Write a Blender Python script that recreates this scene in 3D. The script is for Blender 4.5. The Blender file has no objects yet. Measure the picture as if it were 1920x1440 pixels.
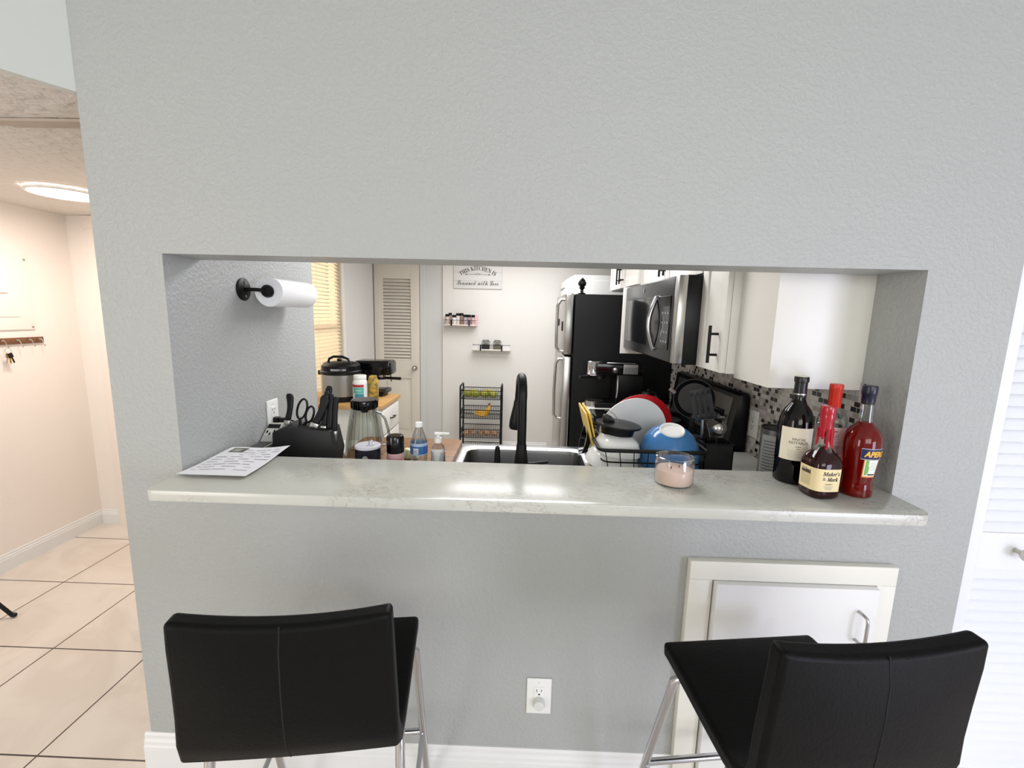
import bpy, bmesh, math, random
from mathutils import Vector, Matrix
random.seed(4)
PI = math.pi
S = bpy.context.scene
C = S.collection
# ---------------------------------------------------------------- camera, world, lights
F_PX, PITCH, YAW, ROLL = 837.06, 0.155566, 0.020339, 0.02415
cam_d = bpy.data.cameras.new('camera'); cam = bpy.data.objects.new('camera', cam_d); C.objects.link(cam)
cam_d.sensor_fit = 'HORIZONTAL'; cam_d.sensor_width = 36; cam_d.lens = 36 * F_PX / 1920
cam_d.clip_start = 0.02
_r = Vector((math.cos(YAW), math.sin(YAW), 0))
_f = Vector((-math.sin(YAW)*math.cos(PITCH), math.cos(YAW)*math.cos(PITCH), -math.sin(PITCH)))
_u = _r.cross(_f)
_r2 = _r*math.cos(ROLL) + _u*math.sin(ROLL); _u2 = -_r*math.sin(ROLL) + _u*math.cos(ROLL)
cam.matrix_world = Matrix(((_r2.x, _u2.x, -_f.x, 0), (_r2.y, _u2.y, -_f.y, -1.25), (_r2.z, _u2.z, -_f.z, 1.53), (0, 0, 0, 1)))
S.camera = cam
S.view_settings.view_transform = 'Standard'; S.view_settings.look = 'None'
S.view_settings.exposure = 0.08; S.view_settings.gamma = 1.0; S.view_settings.use_curve_mapping = False
w = bpy.data.worlds.new('world'); S.world = w; w.use_nodes = True
w.node_tree.nodes['Background'].inputs[0].default_value = (0.72, 0.80, 0.95, 1)
w.node_tree.nodes['Background'].inputs[1].default_value = 0.75

def area(name, loc, target, sx, sy, power, col, spread=PI):
    d = bpy.data.lights.new(name, 'AREA'); d.shape = 'RECTANGLE'; d.size = sx; d.size_y = sy
    d.energy = power; d.color = col; d.spread = spread
    o = bpy.data.objects.new(name, d); C.objects.link(o); o.location = loc
    o.rotation_euler = (Vector(target) - Vector(loc)).to_track_quat('-Z', 'Y').to_euler()
    return o
area('daylight_rear_window', (0.7, -4.3, 2.1), (0.4, 0, 1.7), 2.6, 1.2, 54, (0.985, 1.0, 0.935))
area('daylight_side_window', (2.75, -2.6, 0.95), (-0.6, 0.2, 0.7), 1.4, 1.4, 60, (0.75, 0.77, 1.0))
area('fill_light_left', (-2.75, -2.6, 1.35), (0.6, 0.2, 1.3), 1.0, 1.8, 40, (1.0, 0.95, 0.88))  # added warm fill to lift the right jamb; no doorway stands here
area('daylight_kitchen_window', (-2.35, 2.3, 1.6), (-1.6, 2.3, 1.5), 0.9, 1.2, 28, (1.0, 0.92, 0.80))
area('kitchen_ceiling_light', (-0.10, 1.12, 2.20), (-0.10, 1.12, 0), 1.1, 0.42, 21, (0.985, 0.98, 1.0))
area('fill_light_kitchen_rear', (-0.10, 2.60, 2.19), (-0.10, 2.60, 0), 1.15, 1.0, 19, (0.985, 0.98, 1.0))  # added fill to brighten the far kitchen wall, not a known lamp
area('hall_downlight', (-2.30, 1.05, 2.045), (-2.30, 1.05, 0), 0.22, 0.22, 9.5, (1.0, 0.88, 0.81))

# ---------------------------------------------------------------- materials
def lin(h):
    if isinstance(h, str):
        c = [int(h[i:i+2], 16)/255 for i in (0, 2, 4)]
        return tuple((x/12.92 if x <= .04045 else ((x+.055)/1.055)**2.4) for x in c) + (1,)
    return tuple(h) + (1,)
MATS = {}
def mat(name, col, rough=0.5, metal=0.0, spec=None, trans=0.0, ior=1.45, emit=None, estr=0.0, bump=None, noise=None, coat=0.0, alpha=None):
    if name in MATS: return MATS[name]
    m = bpy.data.materials.new(name); m.use_nodes = True; MATS[name] = m
    nt = m.node_tree; b = nt.nodes['Principled BSDF']
    b.inputs['Base Color'].default_value = lin(col); b.inputs['Roughness'].default_value = rough
    b.inputs['Metallic'].default_value = metal; b.inputs['IOR'].default_value = ior
    if spec is not None: b.inputs['Specular IOR Level'].default_value = spec
    b.inputs['Transmission Weight'].default_value = trans
    b.inputs['Coat Weight'].default_value = coat
    if emit: b.inputs['Emission Color'].default_value = lin(emit); b.inputs['Emission Strength'].default_value = estr
    tc = nt.nodes.new('ShaderNodeTexCoord')
    if noise:                                        # (scale, second colour, lo, hi)
        n = nt.nodes.new('ShaderNodeTexNoise'); n.inputs['Scale'].default_value = noise[0]; n.inputs['Detail'].default_value = 6
        r = nt.nodes.new('ShaderNodeValToRGB'); r.color_ramp.elements[0].position = noise[2]; r.color_ramp.elements[1].position = noise[3]
        r.color_ramp.elements[0].color = lin(col); r.color_ramp.elements[1].color = lin(noise[1])
        nt.links.new(tc.outputs['Object'], n.inputs['Vector']); nt.links.new(n.outputs['Fac'], r.inputs['Fac'])
        nt.links.new(r.outputs['Color'], b.inputs['Base Color'])
    if bump:                                         # (scale, strength, distance)
        n = nt.nodes.new('ShaderNodeTexNoise'); n.inputs['Scale'].default_value = bump[0]; n.inputs['Detail'].default_value = 3
        r = nt.nodes.new('ShaderNodeValToRGB'); r.color_ramp.elements[0].position = .42; r.color_ramp.elements[1].position = .62
        u = nt.nodes.new('ShaderNodeBump'); u.inputs['Strength'].default_value = bump[1]; u.inputs['Distance'].default_value = bump[2]
        nt.links.new(tc.outputs['Object'], n.inputs['Vector']); nt.links.new(n.outputs['Fac'], r.inputs['Fac'])
        nt.links.new(r.outputs['Color'], u.inputs['Height']); nt.links.new(u.outputs['Normal'], b.inputs['Normal'])
    return m
WALLG = mat('grey_wall_paint', 'a9aba9', 0.42, bump=(85, 0.34, 0.003))
WALLK = mat('kitchen_wall_paint', 'd6d4d0', 0.6, bump=(60, 0.08, 0.002))
WALLH = mat('hall_wall_paint', 'ece4dc', 0.6, bump=(50, 0.12, 0.002))
CEIL = mat('ceiling_paint', 'd8d2ca', 0.8, bump=(22, 0.5, 0.01))
CEILW = mat('soffit_paint', 'cfd2cc', 0.8)
WHITE = mat('white_paint', 'e4e4e2', 0.35)
CABW = mat('cabinet_white', 'e2e0da', 0.33)
CREAM = mat('cream_edge', 'e4e2d8', 0.4)
BLACK = mat('black_plastic', '0a0a0b', 0.35, spec=.35)
BLACKM = mat('matte_black_metal', '070707', 0.42, spec=0.3)
BGLOSS = mat('gloss_black', '070708', 0.12)
BFRIDGE = mat('black_textured_side', '08090a', 0.5, spec=.3, bump=(300, 0.2, 0.001))
LEATHER = mat('black_leather', '050505', 0.5, spec=0.16, bump=(140, 0.12, 0.0015))
CHROME = mat('chrome', 'c8c8cc', 0.16, 1.0)
STEEL = mat('stainless_steel', 'b4b2ae', 0.28, 1.0)
DSTEEL = mat('dark_stainless', '5b5b5c', 0.3, 1.0)
SINKM = mat('sink_steel', '8a8a8c', 0.32, 1.0)
PLASTW = mat('white_plastic', 'e8e8e4', 0.3)
PAPER = mat('paper_white', 'e2e2e6', 0.7)
TOWEL = mat('paper_towel', 'eeeeee', 0.9, bump=(120, 0.15, 0.001))
INK = mat('print_ink', '26262a', 0.6)
GREYINK = mat('grey_print', '8a8a92', 0.7)
CERAM = mat('white_ceramic', 'e4e4e2', 0.18)
RED = mat('red_plate_glaze', 'b01820', 0.25)
BLUE = mat('blue_glaze', '3f72a8', 0.16)
def glass(name, col=(1, 1, 1), rough=0.0, ior=1.45):
    return mat(name, col, rough, trans=1.0, ior=ior)
GLASS = glass('clear_glass'); 
def thin(name, col, mix=0.86):                     # thin clear plastic / glass: real thin sheet that lets light straight through
    m = bpy.data.materials.new(name); m.use_nodes = True; nt = m.node_tree
    for n in list(nt.nodes): nt.nodes.remove(n)
    o = nt.nodes.new('ShaderNodeOutputMaterial'); t = nt.nodes.new('ShaderNodeBsdfTransparent'); g = nt.nodes.new('ShaderNodeBsdfGlossy')
    g.inputs['Roughness'].default_value = 0.04; t.inputs[0].default_value = lin(col); x = nt.nodes.new('ShaderNodeMixShader')
    lw = nt.nodes.new('ShaderNodeLayerWeight'); lw.inputs['Blend'].default_value = 1 - mix
    nt.links.new(lw.outputs['Facing'], x.inputs[0]); nt.links.new(t.outputs[0], x.inputs[1]); nt.links.new(g.outputs[0], x.inputs[2])
    nt.links.new(x.outputs[0], o.inputs[0]); return m
THIN = thin('thin_clear_glass', 'f2f4f2', 0.7); THINP = thin('thin_clear_plastic', 'eef0f2', 0.72)

def wood(name, a, b_, sc=(2, 30, 2), rough=0.45):
    m = bpy.data.materials.new(name); m.use_nodes = True; nt = m.node_tree; b = nt.nodes['Principled BSDF']; b.inputs['Roughness'].default_value = rough
    tc = nt.nodes.new('ShaderNodeTexCoord'); mp = nt.nodes.new('ShaderNodeMapping'); mp.inputs['Scale'].default_value = sc
    n = nt.nodes.new('ShaderNodeTexNoise'); n.inputs['Scale'].default_value = 3; n.inputs['Detail'].default_value = 8
    r = nt.nodes.new('ShaderNodeValToRGB'); r.color_ramp.elements[0].color = lin(a); r.color_ramp.elements[1].color = lin(b_)
    r.color_ramp.elements[0].position = .35; r.color_ramp.elements[1].position = .65
    nt.links.new(tc.outputs['Object'], mp.inputs[0]); nt.links.new(mp.outputs[0], n.inputs['Vector']); nt.links.new(n.outputs['Fac'], r.inputs[0]); nt.links.new(r.outputs[0], b.inputs['Base Color'])
    return m
BUTCHER = wood('butcher_block', 'b98c52', 'd2a76c', (3, 18, 3)); BOARD = wood('cutting_board_wood', '74502f', '8e6640', (3, 16, 3)); RACKW = wood('rack_wood', '5f3d26', '7d5233', (3, 20, 20))
def quartz():
    m = bpy.data.materials.new('veined_quartz'); m.use_nodes = True; nt = m.node_tree; b = nt.nodes['Principled BSDF']
    b.inputs['Roughness'].default_value = 0.22
    tc = nt.nodes.new('ShaderNodeTexCoord'); mp = nt.nodes.new('ShaderNodeMapping'); mp.inputs['Scale'].default_value = (1, 1.6, 1.6); mp.inputs['Rotation'].default_value = (0, 0, .5)
    n = nt.nodes.new('ShaderNodeTexNoise'); n.inputs['Scale'].default_value = 19; n.inputs['Detail'].default_value = 9; n.inputs['Roughness'].default_value = .62; n.inputs['Distortion'].default_value = 1.1
    r = nt.nodes.new('ShaderNodeValToRGB'); e = r.color_ramp.elements
    e[0].position = .44; e[0].color = lin('c8c8c0'); e[1].position = .55; e[1].color = lin('c4c4bb')
    x = e.new(.488); x.color = lin('c2c1b9'); x = e.new(.50); x.color = lin('8f8b80'); x = e.new(.511); x.color = lin('c2c1b7')
    n2 = nt.nodes.new('ShaderNodeTexNoise'); n2.inputs['Scale'].default_value = 5; n2.inputs['Detail'].default_value = 4
    r2 = nt.nodes.new('ShaderNodeValToRGB'); r2.color_ramp.elements[0].position = .42; r2.color_ramp.elements[1].position = .62
    mx = nt.nodes.new('ShaderNodeMixRGB'); mx.inputs[1].default_value = lin('c8c8c0')
    nt.links.new(tc.outputs['Object'], mp.inputs[0]); nt.links.new(mp.outputs[0], n.inputs['Vector']); nt.links.new(tc.outputs['Object'], n2.inputs['Vector'])
    nt.links.new(n.outputs['Fac'], r.inputs[0]); nt.links.new(n2.outputs['Fac'], r2.inputs[0]); nt.links.new(r2.outputs[0], mx.inputs[0]); nt.links.new(r.outputs[0], mx.inputs[2])
    nt.links.new(mx.outputs[0], b.inputs['Base Color']); return m
QUARTZ = quartz()
def grid_mat(name, x0, px, y0, py, wd, colt, colt2, colg, rough):
    m = bpy.data.materials.new(name); m.use_nodes = True; nt = m.node_tree; b = nt.nodes['Principled BSDF']; b.inputs['Roughness'].default_value = rough
    g = nt.nodes.new('ShaderNodeNewGeometry'); s = nt.nodes.new('ShaderNodeSeparateXYZ'); nt.links.new(g.outputs['Position'], s.inputs[0])
    def M(op, a, bb=None):
        n = nt.nodes.new('ShaderNodeMath'); n.operation = op
        for i, v in enumerate((a, bb)):
            if v is None: continue
            if isinstance(v, (int, float)): n.inputs[i].default_value = v
            else: nt.links.new(v, n.inputs[i])
        return n.outputs[0]
    def line(c, o, p): return M('LESS_THAN', M('ABSOLUTE', M('SUBTRACT', M('MULTIPLY', M('SUBTRACT', M('FRACT', M('ADD', M('DIVIDE', M('SUBTRACT', c, o), p), 50.5)), 0.5), p), 0)), wd/2)
    L = M('MAXIMUM', line(s.outputs[0], x0, px), line(s.outputs[1], y0, py))
    n = nt.nodes.new('ShaderNodeTexNoise'); n.inputs['Scale'].default_value = 2.5; n.inputs['Detail'].default_value = 8; n.inputs['Distortion'].default_value = 1.5; nt.links.new(g.outputs['Position'], n.inputs['Vector'])
    r = nt.nodes.new('ShaderNodeValToRGB'); r.color_ramp.elements[0].color = lin(colt); r.color_ramp.elements[1].color = lin(colt2); r.color_ramp.elements[0].position = .45; r.color_ramp.elements[1].position = .6
    nt.links.new(n.outputs['Fac'], r.inputs[0]); mx = nt.nodes.new('ShaderNodeMixRGB'); nt.links.new(L, mx.inputs[0]); nt.links.new(r.outputs[0], mx.inputs[1]); mx.inputs[2].default_value = lin(colg)
    nt.links.new(mx.outputs[0], b.inputs['Base Color']); return m
TILE = grid_mat('floor_tile', -2.507, .4445, .021, .474, .006, 'e2d9cf', 'd9cfc4', '3a2d24', .3)
def mosaic():
    m = bpy.data.materials.new('mosaic_tile'); m.use_nodes = True; nt = m.node_tree; b = nt.nodes['Principled BSDF']; b.inputs['Roughness'].default_value = .2
    g = nt.nodes.new('ShaderNodeNewGeometry'); s = nt.nodes.new('ShaderNodeSeparateXYZ'); nt.links.new(g.outputs['Position'], s.inputs[0])
    def M(op, a, bb=None):
        n = nt.nodes.new('ShaderNodeMath'); n.operation = op
        for i, v in enumerate((a, bb)):
            if v is None: continue
            if isinstance(v, (int, float)): n.inputs[i].default_value = v
            else: nt.links.new(v, n.inputs[i])
        return n.outputs[0]
    H = .0180
    v = M('DIVIDE', s.outputs[2], H); row = M('FLOOR', v); fv = M('FRACT', v)
    u0 = M('ADD', M('DIVIDE', s.outputs[1], .0265), M('MULTIPLY', row, .5)); col = M('FLOOR', u0); fu = M('FRACT', u0)
    cb = nt.nodes.new('ShaderNodeCombineXYZ'); nt.links.new(col, cb.inputs[0]); nt.links.new(row, cb.inputs[1])
    wn = nt.nodes.new('ShaderNodeTexWhiteNoise'); wn.noise_dimensions = '3D'; nt.links.new(cb.outputs[0], wn.inputs['Vector'])
    r = nt.nodes.new('ShaderNodeValToRGB'); r.color_ramp.interpolation = 'CONSTANT'; e = r.color_ramp.elements
    e[0].position = 0; e[0].color = lin('171717'); e[1].position = .17; e[1].color = lin('5e5a58')
    for p, c in ((.23, 'aca8a4'), (.45, 'c2beba'), (.68, 'ceCac5'), (.86, 'a09a92')):
        x = e.new(p); x.color = lin(c)
    nt.links.new(wn.outputs['Value'], r.inputs[0])
    gm = M('MAXIMUM', M('LESS_THAN', fu, .09), M('LESS_THAN', fv, .12))
    mx = nt.nodes.new('ShaderNodeMixRGB'); nt.links.new(gm, mx.inputs[0]); nt.links.new(r.outputs[0], mx.inputs[1]); mx.inputs[2].default_value = lin('b8b4ae')
    nt.links.new(mx.outputs[0], b.inputs['Base Color']); return m
MOSAIC = mosaic()
def blind_mat():
    m = bpy.data.materials.new('blind_slat_vinyl'); m.use_nodes = True; nt = m.node_tree; b = nt.nodes['Principled BSDF']
    b.inputs['Base Color'].default_value = lin('efe6d6'); b.inputs['Roughness'].default_value = .5
    t = nt.nodes.new('ShaderNodeBsdfTranslucent'); t.inputs[0].default_value = lin('f6ead6'); x = nt.nodes.new('ShaderNodeMixShader'); x.inputs[0].default_value = .55
    nt.links.new(b.outputs[0], x.inputs[1]); nt.links.new(t.outputs[0], x.inputs[2]); nt.links.new(x.outputs[0], nt.nodes['Material Output'].inputs[0]); return m
BLIND = blind_mat()

# ---------------------------------------------------------------- builders
class B:
    def __init__(s): s.bm = bmesh.new()
    def _add(s, verts, faces, mi=0, M=None):
        vs = [s.bm.verts.new((M @ Vector(v)) if M else v) for v in verts]
        for f in faces:
            try: fc = s.bm.faces.new([vs[i] for i in f]); fc.material_index = mi
            except ValueError: pass
        return vs
    def box(s, a, b, bev=0.0, mi=0, M=None):
        x0, y0, z0 = [min(p, q) for p, q in zip(a, b)]; x1, y1, z1 = [max(p, q) for p, q in zip(a, b)]
        t = bmesh.new(); bmesh.ops.create_cube(t, size=1)
        for v in t.verts: v.co = Vector(((x0+x1)/2 + v.co.x*(x1-x0), (y0+y1)/2 + v.co.y*(y1-y0), (z0+z1)/2 + v.co.z*(z1-z0)))
        if bev: bmesh.ops.bevel(t, geom=t.edges[:], offset=bev, segments=3, profile=.5, affect='EDGES')
        s._merge(t, mi, M); return s
    def _merge(s, t, mi, M):
        t.verts.index_update()
        s._add([v.co.copy() for v in t.verts], [[v.index for v in f.verts] for f in t.faces], mi, M); t.free()
    def cyl(s, p0, p1, r0, r1=None, n=20, mi=0, M=None, caps=True):
        r1 = r0 if r1 is None else r1; p0 = Vector(p0); p1 = Vector(p1); d = (p1-p0).normalized()
        q = d.to_track_quat('Z', 'Y').to_matrix(); V = []; Fc = []
        for p, r in ((p0, r0), (p1, r1)):
            for i in range(n):
                a = 2*PI*i/n; V.append(p + q @ Vector((r*math.cos(a), r*math.sin(a), 0)))
        for i in range(n): j = (i+1) % n; Fc.append((i, j, n+j, n+i))
        if caps: Fc.append(tuple(range(n))[::-1]); Fc.append(tuple(range(n, 2*n)))
        s._add(V, Fc, mi, M); return s
    def tube(s, pts, r, n=10, mi=0, M=None, closed=False):
        pts = [Vector(p) for p in pts]; m = len(pts); V = []; Fc = []; up = None
        rr = r if isinstance(r, (list, tuple)) else [r]*m
        for k, p in enumerate(pts):
            if closed: d = (pts[(k+1) % m]-pts[k-1]).normalized()
            else: d = (pts[min(k+1, m-1)]-pts[max(k-1, 0)]).normalized()
            if up is None: up = d.orthogonal().normalized()
            up = (up - d*up.dot(d)).normalized(); sd = d.cross(up)
            for i in range(n):
                a = 2*PI*i/n; V.append(p + up*rr[k]*math.cos(a) + sd*rr[k]*math.sin(a))
        for k in range(m if closed else m-1):
            for i in range(n): j = (i+1) % n; k2 = (k+1) % m; Fc.append((k*n+i, k*n+j, k2*n+j, k2*n+i))
        if not closed: Fc.append(tuple(range(n))[::-1]); Fc.append(tuple(range((m-1)*n, m*n)))
        s._add(V, Fc, mi, M); return s
    def lathe(s, prof, c=(0, 0, 0), n=32, mi=0, M=None, sup=None, rot=0.0, close=True):
        # prof: (radius, z); sup: superellipse exponent
        V = []; Fc = []; m = len(prof); cx, cy, cz = c
        for r, z in prof:
            for i in range(n):
                a = 2*PI*i/n; k = 1.0
                if sup: k = (abs(math.cos(a-rot))**sup + abs(math.sin(a-rot))**sup)**(-1/sup)
                V.append((cx + r*k*math.cos(a), cy + r*k*math.sin(a), cz + z))
        for q in range(m-1):
            for i in range(n): j = (i+1) % n; Fc.append((q*n+i, q*n+j, (q+1)*n+j, (q+1)*n+i))
        if close:
            if prof[0][0] > 0: Fc.append(tuple(range(n))[::-1])
            if prof[-1][0] > 0: Fc.append(tuple(range((m-1)*n, m*n)))
        s._add(V, Fc, mi, M); return s
    def prism(s, poly, axis, a, b, mi=0, M=None, bev=0):
        # poly of 2D points extruded along axis from a to b
        def P(u, v, t): return {'x': (t, u, v), 'y': (u, t, v), 'z': (u, v, t)}[axis]
        n = len(poly); V = [P(u, v, a) for u, v in poly] + [P(u, v, b) for u, v in poly]
        Fc = [tuple(range(n)), tuple(range(n, 2*n))[::-1]] + [(i, n+i, n+(i+1) % n, (i+1) % n) for i in range(n)]
        t = bmesh.new(); vs = [t.verts.new(v) for v in V]
        for f in Fc: t.faces.new([vs[i] for i in f])
        bmesh.ops.recalc_face_normals(t, faces=t.faces[:])
        if bev: bmesh.ops.bevel(t, geom=t.edges[:], offset=bev, segments=2, profile=.5, affect='EDGES')
        s._merge(t, mi, M); return s
    def ball(s, c, r, sc=(1, 1, 1), mi=0, M=None, u=20, v=12):
        t = bmesh.new(); bmesh.ops.create_uvsphere(t, u_segments=u, v_segments=v, radius=r)
        for q in t.verts: q.co = Vector((c[0]+q.co.x*sc[0], c[1]+q.co.y*sc[1], c[2]+q.co.z*sc[2]))
        s._merge(t, mi, M); return s
    def quad(s, pts, mi=0): s._add(pts, [tuple(range(len(pts)))], mi); return s
    def build(s, name, mats, parent=None, smooth=True, kind=None, recalc=True):
        if recalc: bmesh.ops.recalc_face_normals(s.bm, faces=s.bm.faces[:])
        me = bpy.data.meshes.new(name); s.bm.to_mesh(me); s.bm.free()
        for m in (mats if isinstance(mats, (list, tuple)) else [mats]): me.materials.append(m)
        if smooth:
            me.polygons.foreach_set('use_smooth', [True]*len(me.polygons))
            try: me.set_sharp_from_angle(angle=math.radians(38))
            except Exception: pass
        o = bpy.data.objects.new(name, me); C.objects.link(o)
        if parent: o.parent = parent
        if kind: o['kind'] = kind
        return o
def thing(name, label, cat, loc=(0, 0, 0), rz=0, group=None):
    o = bpy.data.objects.new(name, None); C.objects.link(o); o.empty_display_size = .05; o.location = loc; o.rotation_euler = (0, 0, rz)
    return tag(o, label, cat, group)
def tag(o, label, cat, group=None):
    o['label'] = label; o['category'] = cat
    if group: o['group'] = group
    return o
def place(o, loc, rz=0, label=None, cat=None, group=None):
    o.location = loc; o.rotation_euler[2] = rz
    if label: tag(o, label, cat, group)
    return o
def dup(root, loc, rz=0, label=None):
    r = root.copy(); C.objects.link(r); r.location = loc; r.rotation_euler = (0, 0, rz)
    if label: r['label'] = label
    for ch in list(root.children):
        c = ch.copy(); C.objects.link(c); c.parent = r
        for g in list(ch.children):
            d = g.copy(); C.objects.link(d); d.parent = c
    return r
def struct(name, b, m, smooth=False, parent=None):
    o = b.build(name, m, parent, smooth)
    if not parent: o['kind'] = 'structure'
    return o
def text(body, size, name, m, parent, f, width=None, shear=0, align='CENTER', ext=0.0, off=0.0, space=1.0):
    """letters as a thin mesh; f maps (u, v, w) to a local point"""
    cu = bpy.data.curves.new(name, 'FONT'); cu.body = body; cu.size = size; cu.align_x = align; cu.align_y = 'CENTER'
    cu.shear = shear; cu.extrude = ext; cu.offset = off; cu.resolution_u = 3; cu.space_character = space
    t = bpy.data.objects.new(name, cu); C.objects.link(t); bpy.context.view_layer.update()
    dg = bpy.context.evaluated_depsgraph_get(); me = bpy.data.meshes.new_from_object(t.evaluated_get(dg)); bpy.data.objects.remove(t)
    xs = [v.co.x for v in me.vertices] or [0]
    k = 1.0
    if width: k = width/max(max(xs)-min(xs), 1e-6)
    for v in me.vertices: v.co = Vector(f(v.co.x*k, v.co.y, v.co.z))
    me.materials.clear(); me.materials.append(m)
    o = bpy.data.objects.new(name, me); C.objects.link(o)
    if parent: o.parent = parent
    return o
def arc_patch(b, r, a0, a1, z0, z1, n=16, mi=0, sup=None, rot=0, c=(0, 0), r1=None):
    V = []; Fc = []
    for i in range(n+1):
        a = a0+(a1-a0)*i/n
        for z, rr in ((z0, r), (z1, r1 or r)):
            V.append(wrap_pt(rr, a, z, sup, rot, c))
    for i in range(n): Fc.append((2*i, 2*i+2, 2*i+3, 2*i+1))
    b._add(V, Fc, mi)
def wrap_pt(r, a, z, sup=None, rot=0, c=(0, 0)):
    k = 1.0
    if sup:
        q = a-PI/2-rot; k = (abs(math.cos(q))**sup+abs(math.sin(q))**sup)**(-1/sup)
    return (c[0]+r*k*math.sin(a), c[1]-r*k*math.cos(a), z)
#PART2
# ---------------------------------------------------------------- setting
XL, XR, ZT, BAR, KC = -1.001, 1.078, 1.672, 1.044, 0.914
WE, DR = -1.189, 1.323                                  # left end of the wall, edge of the closet door
b = B(); b.box((-4.2, -4.6, -.1), (3.0, 3.9, 0)); struct('floor', b, TILE)
b = B()
b.box((WE, 0, 0), (XL, .15, 2.75)); b.box((XL, 0, ZT), (XR, .15, 2.75)); b.box((XL, 0, 0), (XR, .15, BAR-.03)); b.box((XR, 0, 0), (DR, .15, 2.75))
b.box((DR, 0, 2.06), (3.0, .15, 2.75)); b.box((2.55, 0, 0), (3.0, .15, 2.06))
struct('wall_front', b, WALLG)
b = B(); b.box((WE, .15, 0), (XL, .889, 2.3)); struct('wall_left', b, WALLG)
b = B(); b.box((-1.7, .74, 0), (WE, .889, 2.3)); struct('wall_nook', b, WALLK)
b = B(); b.box((-1.7, .889, 0), (-1.6, 1.78, 2.3)); b.box((-1.7, 2.70, 0), (-1.6, 3.7, 2.3)); b.box((-1.7, 1.78, 0), (-1.6, 2.70, .84)); b.box((-1.7, 1.78, 2.05), (-1.6, 2.70, 2.3))
struct('wall_window', b, WALLK)
b = B(); b.box((-.855, 3.55, 0), (1.3, 3.7, 2.3)); b.box((-1.6, 3.60, 0), (-.855, 3.7, 2.3)); struct('wall_back', b, WALLK)
b = B(); b.box((XR, .15, 0), (1.3, 3.55, 2.3)); struct('wall_right', b, WALLG)
b = B(); b.box((XR-.004, .152, KC), (XR, 1.95, 1.34)); struct('trim_backsplash', b, MOSAIC)
b = B(); b.box((-1.6, .15, 2.22), (1.3, 3.7, 2.3)); struct('ceiling', b, CEIL)
b = B(); b.prism([(-2.94, -2.54), (-1.192, .03), (-1.192, 1.78), (-2.94, 1.78)], 'z', 2.082, 2.14); struct('ceiling_hall', b, CEIL)
b = B(); b.prism([(-2.94, -2.57), (-1.1895, .0), (-1.1895, .05), (-2.94, -2.50)], 'z', 2.08, 2.75); struct('wall_soffit', b, CEILW)
b = B(); b.box((-3.0, -4.6, 2.75), (3.0, .15, 2.85)); struct('ceiling_living', b, CEILW)
b = B(); b.box((-3.04, -4.6, 0), (-2.94, 1.78, 2.75)); struct('wall_hall_left', b, WALLH)
b = B(); b.box((-2.94, 1.664, 0), (-1.7, 1.78, 2.14)); struct('wall_hall_end', b, WALLH)
b = B(); b.box((3.0, -4.6, 0), (3.1, .15, 2.85)); struct('wall_living_right', b, WALLK)
b = B(); b.box((-3.04, -4.7, 0), (3.1, -4.6, .45)); b.box((-3.04, -4.7, 2.5), (3.1, -4.6, 2.85)); b.box((-3.04, -4.7, .45), (-1.6, -4.6, 2.5)); b.box((2.4, -4.7, .45), (3.1, -4.6, 2.5)); struct('wall_rear', b, WALLK)
# ceiling hatch strips in the hall
b = B(); b.box((-1.75, .172, 2.072), (WE, .178, 2.08)); b.box((-1.62, .225, 2.074), (WE, .230, 2.08)); b.box((-1.75, .178, 2.0765), (WE, .225, 2.08)); struct('trim_hatch', b, mat('hatch_paint', 'b8ab9c', .7))
def baseboard(name, p0, p1, nrm, h, t, m=WHITE):
    """profiled board along the floor from p0 to p1, nrm = outward normal"""
    bb = B(); prof = [(0, 0), (t, 0), (t, h*.68), (t*.8, h*.72), (t*.8, h*.80), (t*.5, h*.86), (t*.5, h*.95), (t*.25, h), (0, h)]
    V = []; Fc = []; n = len(prof)
    for p in (p0, p1):
        for u, z in prof: V.append((p[0]+nrm[0]*u, p[1]+nrm[1]*u, z))
    for i in range(n): j = (i+1) % n; Fc.append((i, j, n+j, n+i))
    Fc += [tuple(range(n)), tuple(range(n, 2*n))[::-1]]; bb._add(V, Fc)
    return struct(name, bb, m)
baseboard('baseboard_front', (WE-.016, 0), (.5125, 0), (0, -1), .142, .016)
baseboard('baseboard_front_end', (WE, 0.0), (WE, .74), (-1, 0), .142, .016)
baseboard('baseboard_front_right', (1.1125, 0), (DR, 0), (0, -1), .142, .016)
baseboard('baseboard_hall_left', (-2.94, -4.5), (-2.94, 1.664), (1, 0), .10, .016)
baseboard('baseboard_hall_end', (-2.94, 1.664), (-2.80, 1.664), (0, -1), .10, .016)
baseboard('baseboard_back', (-.855, 3.55), (.30, 3.55), (0, -1), .13, .014)
# hall door casing at the far end, with its hinges
b = B(); b.box((-2.80, 1.640, 0), (-2.72, 1.664, 2.03)); b.box((-2.72, 1.650, 0), (-1.9, 1.664, 2.03)); b.box((-2.80, 1.63, 2.0), (-1.9, 1.664, 2.08)); struct('door_3', b, mat('hall_door_paint', 'e9dfd6', .45))
b = B()
for z in (.25, 1.00, 1.70): b.cyl((-2.722, 1.634, z), (-2.722, 1.634, z+.09), .006, n=8); b.box((-2.735, 1.634, z), (-2.705, 1.641, z+.09))
b.build('hinge', mat('hinge_nickel', 'a89c90', .4, .8), bpy.data.objects['door_3'])
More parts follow.
